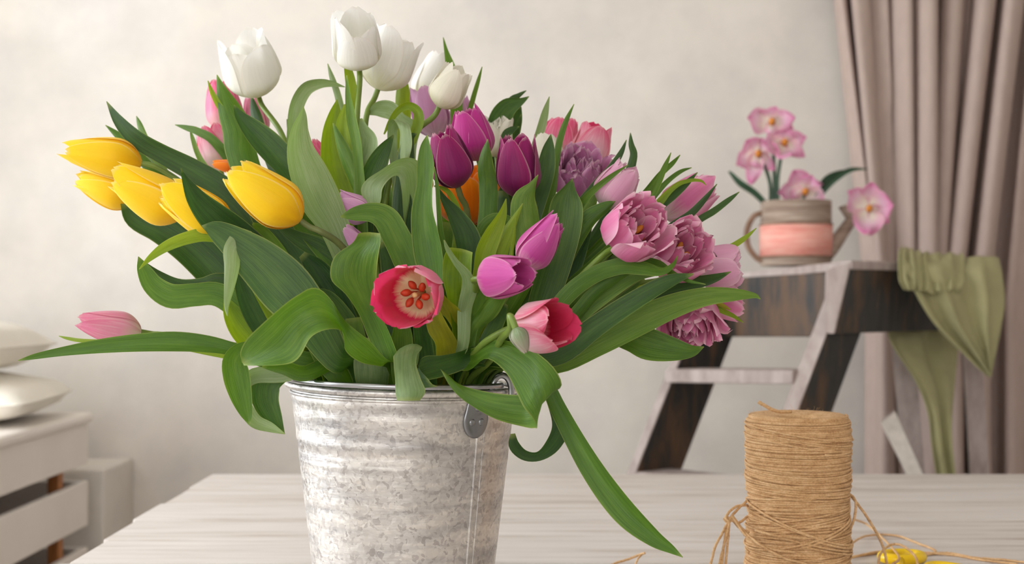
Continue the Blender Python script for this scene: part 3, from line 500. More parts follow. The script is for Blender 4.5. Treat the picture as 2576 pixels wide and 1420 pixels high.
# ---------------------------------------------------------------- leaves (tip first; x,y,width[,roll] in photo pixels, depth from d0 at the tip to d1)
LEAVES = '''
m .0 .0 | 1098,590,10 1104,640,40 1104,690,60 1095,760,60 1060,930,50
m .0 .0 | 1505,468,10 1470,540,50 1420,640,70 1350,780,70 1250,940,50
m .01 .01 | 1290,560,20 1276,610,50 1250,680,70 1200,800,60 1120,940,50
m .02 .02 | 1600,600,20 1530,660,60 1440,760,70 1320,920,50
m -.085 -.07 | 1660,690,4 1590,692,40 1500,742,60 1420,812,60 1330,905,50
m -.02 -.02 | 1700,640,10 1600,650,50 1500,700,60 1400,800,60 1300,930,44
y -.01 -.02 | 148,846,2 170,852,8 210,858,10 300,862,12 420,868,14 600,900,20
d .03 .0 | 268,255,2 300,305,28 345,350,44 410,388,50 490,430,58 570,480,60 650,570,62 760,740,60
m .10 .10 | 265,315,2 292,338,17 325,368,24 390,440,28 500,570,34
m .11 .10 | 343,292,2 350,312,13 362,345,19 384,400,26 440,480,34 560,640,40
d -.145 -.09 | 455,424,2 470,455,22 497,497,52 540,540,78 600,590,86 680,670,84 780,800,60
d -.13 -.13 | 508,568,2 540,580,50 590,612,84 650,660,120 715,725,140 780,800,112 850,905,74
d -.045 -.04 | 352,652,2 400,690,16 450,716,28 505,722,44 560,718,60 630,770,60 720,870,50
y -.11 -.08 | 350,678,2 380,648,16 420,620,27 470,600,32 522,592,34 575,612,30 640,700,40 720,840,40
d .06 .03 | 318,508,30 345,545,62 410,572,84 480,622,92 550,690,98 630,790,90 720,890,60
m -.06 -.05 | 348,646,2 362,678,34 386,718,52 430,745,62 490,742,58 550,742,60 620,790,62 720,880,50
p -.16 -.11 | 572,796,2 570,770,12 578,720,27 585,670,38 588,625,44 620,600,40 690,700,50 780,850,50
m -.11 -.08 | 45,908,2 90,898,15 160,886,24 250,874,36 350,866,46 440,864,52 520,870,46 590,884,36 680,915,36 790,950,36
y -.07 -.06 | 566,745,6 585,790,48 615,835,66 660,878,60 740,935,44
d -.09 -.07 | 590,640,10 606,700,34 630,760,56 665,820,62 720,890,54
y -.03 -.03 | 628,770,6 645,795,44 670,830,50 740,920,40
m -.13 -.09 | 628,1068,3 620,1044,30 606,1000,54 594,950,66 590,905,58 618,878,40 680,885,44 780,945,40
p -.10 -.08 | 717,1093,2 680,1078,26 640,1062,36 612,1020,36 606,980,30 640,945,40 720,938,44 800,958,36
d -.08 -.07 | 716,1092,2 692,1060,40 668,1010,66 672,965,70 705,938,56 770,945,40
m -.16 -.10 | 660,922,8 715,928,34 770,942,40 850,962,40
m -.10 -.09 | 770,800,50 805,860,66 835,915,66 866,962,52
d -.06 -.05 | 690,560,10 740,596,34 800,626,58 850,664,62 910,760,60
d -.02 -.02 | 610,480,20 680,560,80 740,640,100 810,760,90 880,900,60
m -.05 -.05 | 735,540,40 800,600,66 870,690,70 930,820,60
m -.10 -.08 | 636,562,6 655,580,34 690,620,40 730,680,40 800,800,40
d -.07 -.06 | 760,640,20 800,680,60 840,740,74 880,830,70 930,940,50
d -.08 -.08 | 785,735,24 825,760,50 875,830,60 930,930,50
p -.08 -.05 | 763,268,2 760,292,22 752,330,46 754,380,72 775,440,96 806,510,100 845,585,74 900,740,60
d .03 .02 | 588,264,2 606,296,30 648,342,62 692,388,74 735,440,70 810,560,64
m .08 .06 | 546,188,2 560,225,28 582,275,62 606,330,82 612,385,78 640,460,70 740,640,60
y .07 .08 | 523,203,2 534,232,12 552,266,16 574,300,16 610,390,20 720,620,30
m .14 .12 | 440,314,2 470,322,14 500,332,20 545,362,24 620,470,34
m .14 .12 | 478,326,2 486,352,11 500,392,14 530,440,18 640,600,30
d .13 .12 | 632,240,4 642,285,26 660,340,30 700,440,40 790,620,40
d .14 .12 | 722,300,3 728,330,12 735,370,18 770,480,30 850,640,40
p .09 .07 | 868,219,2 838,211,14 806,209,24 770,222,34 746,262,36 736,320,32 740,400,34 790,560,40
y .05 .04 | 848,250,2 842,290,34 836,340,56 842,400,78 858,460,80 890,560,64
y .03 .03 | 868,262,4 862,310,30 868,360,44 885,420,44 905,500,44
m .02 .02 | 838,310,4 852,350,22 872,400,38 893,450,44 915,540,44
p .11 .08 | 824,160,2 834,196,14 848,238,18 858,280,20 872,330,26 888,380,24 905,500,30
y .05 .03 | 868,145,10 880,200,26 888,260,26 895,330,24 903,440,26
m .00 .00 | 872,190,3 876,240,14 885,300,25 897,360,26 903,420,24 910,520,26
y .15 .10 | 1016,178,2 1014,220,32 1014,270,40 1012,330,42 1005,430,40
p .08 .07 | 926,288,4 950,276,36 980,278,46 1005,300,34 1040,330,30 1030,420,30
y .04 .03 | 966,338,4 982,305,12 1004,276,17 1030,266,20 1052,282,24 1052,312,28 1038,350,26 1010,440,30
E p .01 .01 .15 | 1008,414,1028,404,-.005 1003,370,1034,364,-.005 1004,328,1031,324,.0 992,299,1024,310,.01 977,306,1000,326,.025 975,350,1000,360,.03 984,420,1004,430,.03 990,520,1010,530,.03
d .00 .00 | 1048,336,3 1030,350,26 1022,400,44 1020,450,50 1010,560,50
p .02 .02 | 908,298,6 916,325,26 930,352,40 926,388,46 912,430,34 906,520,30
d .01 .01 | 990,340,4 968,374,34 945,420,56 930,470,60 915,560,50
E p -.03 -.04 .12 | 926,522,950,526,-.05 911,482,960,504,-.05 922,454,964,474,-.05 958,428,984,446,-.05 1004,399,1002,444,-.045 1046,403,1008,476,-.04 1058,450,1010,540,-.03 1062,550,1020,620,-.02
m -.10 -.09 | 857,546,4 890,540,34 935,536,50 970,552,66 996,596,70 1022,650,72 1052,730,66 1075,840,50
E m -.17 -.13 | 903,584,957,586 888,612,960,612 842,646,955,640 832,700,946,690 868,740,948,740 905,790,960,790 930,850,985,840 955,930,1010,930
d -.09 -.08 | 960,610,20 982,660,52 992,720,60 1000,800,60 1005,920,50
m -.11 -.10 | 1075,340,2 1072,370,27 1074,415,44 1072,470,42 1068,530,56 1076,590,70 1086,650,74 1094,710,56 1090,820,50
m -.115 -.10 | 1092,420,3 1100,470,10 1104,530,12 1110,590,14 1124,640,14 1130,740,30
d -.08 -.07 | 1100,470,2 1118,505,20 1146,545,44 1172,595,64 1180,650,66 1175,740,56
y -.075 -.07 | 1092,468,4 1122,478,12 1142,504,14 1154,540,16 1150,620,26
d -.03 -.03 | 1027,478,2 1030,510,15 1024,550,21 1030,600,24 1045,720,36
E y -.13 -.11 | 1128,620,1190,632 1122,650,1192,664 1116,690,1190,700 1120,740,1180,750 1132,820,1176,820 1140,900,1178,900
p -.155 -.13 | 1117,604,3 1126,628,12 1146,660,16 1172,692,26 1180,726,40 1168,780,36 1160,880,30
y -.11 -.10 | 1273,500,2 1262,540,24 1240,585,44 1220,632,50 1210,690,46 1190,800,44
y -.10 -.09 | 1315,512,2 1294,552,18 1272,596,36 1256,640,42 1240,720,40
y -.105 -.10 | 1297,545,2 1294,590,9 1288,630,11 1275,700,20
m -.09 -.08 | 1354,440,2 1340,466,20 1322,500,58 1324,545,72 1332,600,70 1320,700,60
m -.04 -.04 | 1322,596,4 1290,570,34 1245,560,44 1215,600,46 1200,700,44
m -.05 -.04 | 1227,350,2 1222,385,26 1222,425,42 1228,470,48 1225,560,46
d -.01 -.01 | 1260,480,30 1262,560,60 1250,650,60 1220,780,50
d .0 -.02 | 1386,338,2 1380,375,30 1374,420,46 1362,470,46 1335,560,44
d .13 .15 | 1331,243,2 1310,256,20 1280,270,48 1258,300,56 1246,350,50 1230,460,40
d .14 .16 | 1310,268,4 1296,300,34 1280,335,50 1262,390,44 1240,500,40
d .15 .155 | 1324,228,2 1306,240,12 1284,258,20 1260,320,30 1240,450,30
d .085 .085 | 1306,318,2 1286,328,18 1270,346,20 1266,410,22 1278,540,30
d .11 .14 | 1311,288,2 1303,318,12 1300,350,15 1296,420,24 1260,560,30
m .12 .15 | 1213,168,2 1203,205,10 1190,250,13 1178,300,14 1160,440,24
m .168 .168 | 1115,94,2 1122,128,11 1130,160,22 1140,200,30 1146,260,34 1140,420,34
p .10 .08 | 1382,243,2 1370,285,18 1358,330,24 1344,380,26 1310,520,36
m .035 .02 | 1444,262,2 1424,305,13 1408,355,17 1398,410,18 1370,540,30
d .05 .04 | 1586,334,2 1588,362,14 1594,396,20 1570,460,24 1480,620,30
d .03 .01 | 1576,352,2 1562,385,14 1536,425,20 1490,478,24 1430,570,34
m -.075 -.04 | 1580,415,2 1540,442,12 1490,482,17 1452,530,22 1400,640,34
m -.04 -.04 | 1688,384,2 1672,420,13 1654,462,18 1634,500,17 1560,600,24
m .02 .01 | 1711,390,2 1690,412,12 1660,440,15 1620,490,18 1520,610,30
m .02 .0 | 1740,422,2 1712,432,10 1680,456,13 1645,494,16 1560,590,26
d .01 .0 | 1755,434,2 1726,462,17 1694,490,24 1656,524,24 1560,620,30
y .01 .0 | 1776,466,2 1762,455,7 1730,456,10 1690,476,14 1600,570,24
d -.02 -.03 | 1804,463,2 1776,498,13 1738,538,19 1690,568,17 1580,650,26
d .02 .0 | 1860,483,2 1832,505,14 1796,532,18 1750,560,19 1620,650,26
y .0 -.01 | 1903,574,2 1876,596,12 1846,616,16 1800,640,20 1680,700,30
d -.07 -.06 | 1440,450,2 1432,475,34 1424,510,78 1416,570,88 1398,650,84 1370,740,76 1325,860,60
m -.06 -.05 | 1548,506,2 1522,522,28 1480,552,44 1440,610,50 1390,710,48 1320,850,44
m -.165 -.09 | 1705,644,2 1692,668,11 1664,684,20 1620,676,34 1560,670,42 1490,694,42 1420,750,42 1340,860,40
m -.16 -.09 | 1775,716,2 1732,708,10 1690,690,16 1650,668,26 1600,672,28 1500,740,34 1380,870,40
d -.088 -.06 | 1839,684,2 1798,700,22 1742,714,34 1670,730,44 1590,762,48 1480,840,46 1370,930,40
m -.10 -.09 | 1913,753,2 1896,744,14 1840,742,34 1770,748,48 1690,772,62 1600,812,72 1500,862,72 1400,910,62 1310,965,44
d -.15 -.11 | 1745,690,4 1680,712,36 1590,764,50 1500,824,56 1410,890,62 1310,962,46
m -.065 -.05 | 1771,873,2 1740,884,32 1690,880,62 1630,868,82 1580,852,66 1520,850,40 1440,890,40 1330,955,36
d -.03 -.03 | 1570,850,6 1530,862,24 1480,852,36 1410,880,40 1320,950,36
m -.04 -.04 | 1620,700,10 1560,740,34 1480,800,44 1390,880,44 1310,960,36
d -.03 -.03 | 1560,640,20 1490,720,54 1420,810,60 1340,920,50
d -.02 -.02 | 1480,560,30 1440,660,70 1390,780,70 1310,930,54
y -.03 -.04 | 1870,812,2 1846,796,10 1816,782,14 1780,766,12 1720,764,14 1600,800,24
o -.035 -.04 | 1838,780,4 1815,770,14 1785,764,16 1740,768,14 1620,800,24
E m -.20 -.12 | 1107,929,1109,932,-.17 1132,941,1137,972,-.175 1167,970,1180,1016,-.18 1237,993,1240,1058,-.185 1318,998,1308,1078,-.19 1368,984,1334,1074,-.205 1398,960,1337,1066,-.215 1376,904,1332,1036,-.215 1338,869,1314,984,-.20 1292,858,1284,938,-.18 1248,858,1230,906,-.16 1196,880,1186,936,-.13
E m -.22 -.15 | 609,912,614,920,-.20 612,885,665,921,-.205 630,850,712,916,-.21 662,812,748,902,-.215 705,772,768,868,-.215 750,745,790,845,-.215 786,733,822,836,-.21 825,760,852,838,-.20 860,790,868,858,-.195 895,828,876,888,-.19 930,862,905,912,-.175 962,900,945,922,-.16 990,952,962,962,-.14
E p -.18 -.10 -.3 | 998,1009,1056,1009,-.19 988,986,1066,986,-.19 990,955,1056,955,-.19 993,920,1050,918,-.19 993,892,1056,884,-.19 1004,872,1060,866,-.18 1030,864,1060,868,-.165 1026,880,1056,884,-.15 1010,930,1050,934,-.13
E d -.17 -.11 | 1076,958,1100,976 1048,918,1052,974 1064,898,1060,962 1108,890,1104,946 1160,878,1152,930 1184,872,1196,918 1190,905,1215,940
E o -.15 -.10 | 1094,690,1098,692 1096,735,1122,740 1104,775,1158,772 1122,800,1164,806 1136,840,1168,850 1128,900,1164,905
E o -.165 -.11 | 1078,752,1094,748 1074,790,1110,780 1078,830,1126,812 1092,862,1144,850 1094,892,1156,888 1100,940,1150,940
m -.14 -.11 | 1216,714,4 1208,745,28 1194,785,38 1180,840,36 1168,930,34
E m -.15 -.11 | 1250,744,1266,756 1214,762,1266,762 1190,790,1246,800 1172,830,1214,838 1168,890,1200,890
d -.12 -.10 | 1274,766,8 1256,800,34 1230,850,40 1200,920,36
m -.18 -.10 | 1718,1403,2 1690,1382,22 1648,1354,42 1590,1302,62 1540,1244,66 1490,1174,60 1446,1100,50 1408,1028,42 1382,975,38 1340,925,36 1260,930,34
d -.13 -.09 | 1290,1092,12 1294,1122,28 1320,1146,26 1356,1148,24 1388,1122,38 1408,1080,44 1400,1034,38 1372,970,34 1312,922,30
p -.11 -.10 | 930,850,40 934,900,88 938,960,84
m -.11 -.10 | 1010,800,30 1010,860,56 1012,960,52
d -.13 -.10 | 1050,790,24 1062,840,42 1072,900,46 1080,960,40
m -.08 -.08 | 890,800,40 900,880,56 910,960,56
m .02 .02 | 1130,560,40 1120,660,70 1100,800,70 1070,940,50
m .02 .02 | 1010,520,40 1010,620,76 1012,760,80 1014,920,50
m .02 .02 | 930,540,40 950,640,76 970,780,80 990,920,50
m .02 .02 | 860,600,40 890,700,80 930,820,80 960,930,50
m .02 .02 | 1260,600,40 1230,700,80 1170,830,80 1100,940,50
m .02 .02 | 1380,600,40 1330,720,80 1250,840,80 1150,950,50
m .05 .04 | 760,520,40 800,640,80 860,780,80 930,930,50
m .175 .13 | 1190,480,30 1170,600,70 1130,760,70 1080,930,50
m .06 .05 | 960,430,30 970,560,70 985,720,70 1000,930,50
m .07 .05 | 1330,520,30 1300,640,70 1220,800,70 1120,950,50
m .06 .05 | 690,480,30 740,600,70 820,760,70 920,930,50
m .06 .05 | 1500,640,30 1430,740,66 1320,860,66 1160,960,50
m .05 .03 | 560,560,30 640,680,66 740,810,66 880,950,46
m .03 .03 | 660,760,30 720,830,56 800,900,56 900,960,40
'''
nleaf = 0
RIMC = BC+np.array([0, 0, BH])
def add_leaf(line):
    global nleaf
    head, body_ = line.split('|'); hd = head.split(); E = hd[0] == 'E'
    if E: hd = hd[1:]
    kind, d0, d1 = hd[0], float(hd[1]), float(hd[2]); pts = [[float(x) for x in q.split(',')] for q in body_.split()]
    n = len(pts); rs = np.random.default_rng(1000+nleaf); nleaf += 1
    C, Hs, Ws = [], [], []
    for i, p in enumerate(pts):
        D = BD+d0+(d1-d0)*i/(n-1)
        if E and len(p) > 4: D = BD+p[4]
        if E:
            a, b = P(p[0], p[1], D+.006*math.sin(i*1.3)), P(p[2], p[3], D-.006*math.sin(i*1.3)); C.append((a+b)/2); Hs.append((b-a)/2)
        else: C.append(P(p[0], p[1], D)); Ws.append(p[2]*D/F)
    last = C[-1]; far = np.linalg.norm((last-RIMC)[:2]) > .108
    if far: last[2] = max(last[2], RIMZ+.034)      # leaves that come from outside pass over the rim
    rel = last-RIMC; rel[2] = 0; rn = np.linalg.norm(rel); rel = rel*min(.8, .100/max(rn, 1e-6))
    rim = RIMC+rel; rim[2] += .026
    # the tulip whose stem is nearest the leaf's foot carries the leaf
    best = None
    for t, cur in TUL:
        low = cur[np.abs(cur[:, 2]-(RIMZ-.07)).argmin()]
        dd = np.linalg.norm((cur[:, None]-np.array([last, rim])[None]), axis=-1).min(0).sum()+.012*t.get('nl', 0)
        if best is None or dd < best[0]: best = (dd, t, low)
    t, low = best[1], best[2]; t['nl'] = t.get('nl', 0)+1
    ext = [rim, low] if last[2] > RIMZ+.02 or far else [rim*.5+low*.5, low]
    C += ext
    N_ = 12+4*n
    Cc = catmull(C, N_)
    Tn = nrm(np.gradient(Cc, axis=0))
    if E:
        h = np.linalg.norm(Hs[-1]); hv = nrm(Hs[-1]); Hs += [hv*min(h, .013), hv*.004]
        Hc = catmull(Hs, N_); w_ = np.linalg.norm(Hc, axis=1)[:, None]; S = nrm(Hc)
    else:
        Ws += [min(Ws[-1], .024), .008]
        w_ = np.maximum(catmull(np.array(Ws)[:, None], N_), .0006)/2
        view = nrm(Cc-np.array([0, 0, CAMZ])); S = nrm(np.cross(Tn, view))
        for _ in range(3): S[1:-1] = nrm(S[:-2]+2*S[1:-1]+S[2:])
        rl = np.radians(rs.uniform(-24, 24)+np.linspace(0, rs.uniform(-25, 25), N_))[:, None]
        Nn = np.cross(S, Tn); w_ = w_/np.cos(rl)**.7; S = S*np.cos(rl)+Nn*np.sin(rl)
    Nn = nrm(np.cross(S, Tn)); Nn = np.where((Nn[:, 1] > 0)[:, None] & (not E), -Nn, Nn)
    if E:
        s0 = Nn[N_//2, 1]; Nn = Nn if s0 < 0 else -Nn
    cup = rs.choice([-1, 1], p=[.4, .6])*rs.uniform(.15, .45) if len(hd) < 4 else float(hd[3]); nv = 9
    v = np.linspace(-1, 1, nv); u = np.linspace(0, 1, N_)
    wav = rs.uniform(.02, .09)*np.sin(u*rs.uniform(9, 17)+rs.uniform(0, 6))
    wav2 = rs.uniform(.02, .09)*np.sin(u*rs.uniform(9, 17)+rs.uniform(0, 6))
    off = cup*(v[None]**2)+np.where(v[None] > 0, wav[:, None], wav2[:, None])*v[None]**2-.05*np.exp(-(v[None]/.12)**2)
    V = Cc[:, None]+S[:, None]*(w_*v[None])[:, :, None]+Nn[:, None]*(w_*off)[:, :, None]
    uv = np.stack(np.meshgrid(u, v*.5+.5, indexing='ij'), -1).reshape(-1, 2)
    mesh('leaf', V.reshape(-1, 3), grid_faces(N_, nv), LEAF[kind], t, uv)
for ln in LEAVES.strip().splitlines(): add_leaf(ln)
for t, _ in TUL:
    if 'nl' in t: del t['nl']

# ---------------------------------------------------------------- twine spool
SD = 1.53; SX = (2007-CX)/F*SD; SR = 131*SD/F; SH = CAMZ-(1040-HY)/F*SD-TZ; SPC = np.array([SX, SD, TZ])
sp = thing('twine_spool', 'tall spool of brown jute twine standing on the table', 'twine', SPC)
def srad(z):
    t = z/SH; return SR*(.965+.02*math.sin(t*9+.6)+.012*math.sin(t*23)-.05*max(0, t-.96)/.04-.02*math.exp(-((t-.42)/.08)**2))
core = [(0, .004)]+[(srad(z)-.0012, z) for z in np.linspace(.004, SH-.003, 40)]+[(SR*.86, SH-.001), (SR*.45, SH-.004), (SR*.3, SH-.006), (SR*.26, SH-.04), (0, SH-.04)]
lathe('core', core, SPC, JUTE, sp, 64)
pitch = .00215; turns = int((SH-.006)/pitch)
def winding(z0, z1, turns, tilt, off, ph, ns=5, rr=.0015, wob=.0012, seg=46):
    n = int(turns*seg); t = np.linspace(0, 1, n); a = ph+t*turns*2*math.pi; z = z0+(z1-z0)*t+tilt*np.sin(a*1.0+ph)
    z = np.clip(z+wob*np.sin(a*.37+ph*3)*np.sin(a*.061), .002, SH-.002)
    r_ = np.array([srad(q) for q in z])+off+.0006*np.sin(a*.23+1)
    return np.stack([SPC[0]+r_*np.cos(a), SPC[1]+r_*np.sin(a), SPC[2]+z], -1), rr, ns
C, rr, ns = winding(.002, SH-.002, turns, .0, -.0006, 0)
tube('twine_winding', C, rr, JUTE, sp, ns)
for k in range(9):
    z0 = .012+k*(SH-.03)/9
    C, rr, ns = winding(z0, z0+.018, 4.3, rng.uniform(-.011, .011), .0008, rng.uniform(0, 6.28)); tube('twine_winding', C, rr, JUTE, sp, ns)
for z0, tl, off in ((.075, .022, .002), (.082, .026, .0025), (.060, .016, .002), (.070, -.02, .0022)):
    C, rr, ns = winding(z0, z0+.006, 1.6, tl, off, -math.pi/2+rng.uniform(-.3, .3)); tube('twine_winding', C, .0016, JUTE, sp, ns)
def strand(pts, r=.0017, n=60, parent=sp, twist=True):
    c = catmull(pts, n); c = c+rng.normal(0, .00018, c.shape); c[:, 2] = np.maximum(c[:, 2], TZ+r*.9); return tube('twine_strand', c, r, JUTE, parent, 6)
SP = lambda x, y, dd=0.0: P(x, y, SD+dd)
strand([SP(1990, 1036, -.01), SP(1960, 1036, -.015), SP(1940, 1030, -.02), SP(1922, 1020, -.02), SP(1908, 1012, -.02)], .0024, 30)
for a in ([(1878, 1262, -.0), (1856, 1282, -.01), (1838, 1304, -.02), (1818, 1340, -.02), (1798, 1380, -.02), (1786, 1440, -.02), (1786, 1500, -.02)],
          [(1880, 1272, 0), (1850, 1276, -.01), (1826, 1302, -.02), (1834, 1320, -.025), (1822, 1370, -.02), (1806, 1440, -.02), (1800, 1500, -.02)],
          [(1880, 1300, 0), (1858, 1316, -.01), (1840, 1310, -.02), (1828, 1330, -.02), (1818, 1400, -.02), (1812, 1500, -.02)],
          [(1884, 1340, -.03), (1862, 1330, -.02), (1838, 1306, -.02), (1822, 1306, -.015), (1832, 1330, -.02), (1826, 1420, -.02), (1822, 1500, -.02)],
          [(1842, 1298, -.02), (1870, 1335, -.03), (1910, 1370, -.06), (1970, 1404, -.068), (2030, 1420, -.066)],
          [(1842, 1300, -.02), (1880, 1352, -.04), (1940, 1382, -.062), (2000, 1390, -.068)],
          [(2134, 1238, 0), (2136, 1290, -.01), (2120, 1340, -.03), (2080, 1390, -.055), (2050, 1440, -.06)],
          [(2134, 1240, 0), (2118, 1300, -.03), (2100, 1330, -.045), (2040, 1352, -.062), (1960, 1350, -.068), (1900, 1335, -.05)],
          [(2134, 1240, 0), (2158, 1270, .0), (2180, 1300, .0), (2204, 1340, .01), (2222, 1378, .02), (2232, 1425, .02)],
          [(2134, 1240, 0), (2152, 1262, -.01), (2150, 1300, -.01), (2140, 1330, -.01), (2134, 1350, -.01)]):
    strand([SP(*q) for q in a])
def tab(pts, r=.0017, n=70): return strand([onz(x, y, TZ+.0018+h)for x, y, h in pts], r, n)
tab([(2138, 1372, .012), (2170, 1352, .004), (2215, 1346, 0), (2260, 1350, 0), (2310, 1368, 0), (2352, 1386, 0), (2340, 1394, 0), (2290, 1394, 0), (2230, 1390, 0), (2140, 1402, 0)])
tab([(2138, 1404, .002), (2220, 1388, .002), (2300, 1390, .002), (2400, 1398, 0), (2470, 1410, 0), (2560, 1420, 0)])
tab([(2150, 1308, .02), (2180, 1320, .01), (2210, 1345, .004), (2260, 1400, .02), (2240, 1425, .03)])
tab([(2210, 1425, .02), (2214, 1395, .03), (2240, 1372, .03), (2270, 1374, .03), (2300, 1398, .02), (2310, 1425, .01)])
tab([(2300, 1402, 0), (2380, 1392, 0), (2450, 1404, 0), (2530, 1410, 0), (2640, 1425, 0)])
# fibres: too fine to count
V, Fc = [], []
for k in range(420):
    a = rng.uniform(0, 2*math.pi); z = SH-.004+rng.uniform(-.004, .004) if k < 190 else rng.uniform(.02, SH)
    c = SPC+np.array([srad(min(z, SH-.002))*math.cos(a)*(rng.uniform(.7, 1) if k < 190 else 1), srad(min(z, SH-.002))*math.sin(a)*(rng.uniform(.7, 1) if k < 190 else 1), z])
    o_ = np.array([math.cos(a), math.sin(a), 0])*rng.uniform(.2, 1)+np.array([0, 0, rng.uniform(-.2, 1.2) if k < 190 else rng.uniform(-.5, .5)])+rng.normal(0, .5, 3)
    o_ = nrm(o_)*rng.uniform(.003, .009); bnd = rng.normal(0, .002, 3)
    vv, ff, _ = tube_vf([c, c+o_*.35+bnd*.6, c+o_*.7+bnd, c+o_], np.array([.00014, .00013, .00011, .00006]), 3, False)
    Fc += [tuple(q+len(V) for q in f_) for f_ in ff]; V += vv.tolist()
fz = mesh('fibre_fuzz', V, Fc, JUTE, sp); fz['kind'] = 'stuff'
# twine offcut by the drooping leaf
oc = onz(1585, 1412); ot = thing('twine_offcut', 'short frayed twine end lying beside the drooping leaf tip', 'twine', oc)
strand([onz(1500, 1450, TZ+.002), onz(1545, 1420, TZ+.004), onz(1580, 1408, TZ+.008), onz(1606, 1398, TZ+.012), onz(1622, 1392, TZ+.016)], .0017, 30, ot)
strand([onz(1598, 1424, TZ+.004), onz(1604, 1408, TZ+.01), onz(1614, 1396, TZ+.014)], .0014, 16, ot)
# yellow scissors
sc = onz(2262, 1412); scr = thing('scissors', 'scissors with yellow plastic handles lying among the twine', 'scissors', sc)
def ring(c, ax_, bx_, rot, r, z):
    t = np.linspace(0, 2*math.pi, 40); x = ax_*np.cos(t); y = bx_*np.sin(t); cr, srn = math.cos(rot), math.sin(rot)
    return np.stack([c[0]+x*cr-y*srn, c[1]+x*srn+y*cr, np.full_like(t, z)], -1)
c1 = np.array([sc[0], sc[1]-.012]); c2 = np.array([sc[0]+.034, sc[1]-.098])
for cc, rot in ((c1, .2), (c2, -.9)):
    h = tube('handle', ring(cc, .028, .019, rot, 0, TZ+.0085), .0075, YPLAST, scr, 12)
piv = np.array([sc[0]-.036, sc[1]-.104])
for cc, tip in ((c1, (-.074, -.205)), (c2, (-.092, -.188))):
    e = np.array([sc[0]+tip[0], sc[1]+tip[1]]); d_ = nrm(piv-cc); 
    tube('handle', [np.array([*(cc+d_*.02), TZ+.0085]), np.array([*(cc*.5+piv*.5), TZ+.007]), np.array([*piv, TZ+.005])], np.array([.0055, .0048, .004]), YPLAST, scr, 10)
    n_ = np.array([-(e-piv)[1], (e-piv)[0]]); n_ = n_/np.linalg.norm(n_)*.006
    q = [np.array([*(piv-n_), TZ+.002]), np.array([*(piv+n_), TZ+.002]), np.array([*(e+n_*.15), TZ+.002]), np.array([*(e-n_*.15), TZ+.002])]
    prism('blade', q, (0, 0, .002), BLADE, scr, bev=.0004)
lathe('pivot_screw', [(0, 0), (.004, 0), (.004, .003), (.003, .004), (0, .004)], (piv[0], piv[1], TZ+.004), BLADE, scr, 20)

# ---------------------------------------------------------------- stepladder
LZ = P(2140, 656, 2.88)[2]
ld = thing('stepladder', 'dark wooden A-frame stepladder with worn light edges by the curtain', 'ladder', (1.0, 3.1, 0))
def PQ(*q): return [P(*a) for a in q]
def toz(a, b, z):                          # carry the line a>b on down to height z
    k = (z-a[2])/(b[2]-a[2]); return a+(b-a)*k
back = np.array([.55, .42, 0])             # direction of the ladder's side
# top plate
prism('top_plate', [P(1850, 688, 3.18), P(2142, 655, 2.86), P(2142, 655, 2.86)+back*.62, P(1850, 688, 3.18)+back*.55+np.array([0, .06, .0])], (0, 0, -.022), WORN, ld)
# front frame: stiles from the plate to the floor
a, b = P(2139, 676, 2.93), P(2007, 1028, 2.84); f = toz(a, b, 0.0)
sw = np.array([.028, -.006, 0]); 
def stile(name, a, f, wvec, tvec, mat_edge, mat_face):
    q = [a-wvec, a+wvec, f+wvec, f-wvec]; o = prism(name, [a, a+tvec, f+tvec, f], wvec, mat_face, ld)
    e = prism('worn_edge', [a-wvec*.06+tvec*0, a+wvec, f+wvec, f-wvec*.06], -tvec*.03+np.array([0, -.0015, 0]), mat_edge, ld, bev=0); sub(e, o); return o
tv = np.array([.105, .075, 0]); wv = np.array([.030, -.013, 0])*1.0
stile('front_stile', a-wv*.9, f-wv*.9, wv, tv, WORN, DARKW)
a2, b2 = P(1775, 700, 3.16), P(1581, 1193, 3.04); f2 = toz(a2, b2, 0.0)
stile('front_stile', a2, f2, np.array([.018, -.008, 0]), tv*1.25, WORN, DARKW)
# treads
def tread(yl, yr, xl, xr, th):
    l, r_ = P(xl, yl, 3.06), P(xr, yr, 2.86); prism('tread', [l, r_, r_+np.array([.10, .075, 0]), l+np.array([.10, .075, 0])], (0, 0, -th), WORN, ld)
tread(930, 932, 1672, 1994, .034)
zz = P(2000, 932, 2.85)[2]
for k in (1, 2):
    z = zz-.27*k
    if z > .1:
        l = toz(a2, f2, z); r_ = toz(a, f, z); prism('tread', [l, r_, r_+np.array([.10, .075, 0]), l+np.array([.10, .075, 0])], (0, 0, -.034), WORN, ld)
# front apron (dark board set back below the plate) and side apron
prism('front_apron', PQ((1815, 702, 3.20), (2078, 686, 2.93), (2078, 848, 2.93), (1815, 848, 3.20)), (.02, .03, 0), DARKW, ld)
prism('side_apron', [P(2141, 660, 2.865), P(2141, 660, 2.865)+back*.60, P(2097, 840, 2.85)+back*.66, P(2097, 840, 2.85)], (-.012, .022, 0), DARKW, ld)
prism('worn_edge', PQ((2076, 680, 2.868), (2141, 658, 2.862), (2098, 841, 2.846), (2072, 839, 2.852)), (.004, .006, 0), WORN, ld)
prism('side_apron', [P(1870, 690, 3.19), P(1870, 690, 3.19)+back*.5, P(1840, 846, 3.19)+back*.54, P(1840, 846, 3.19)], (-.012, .022, 0), DARKW, ld)
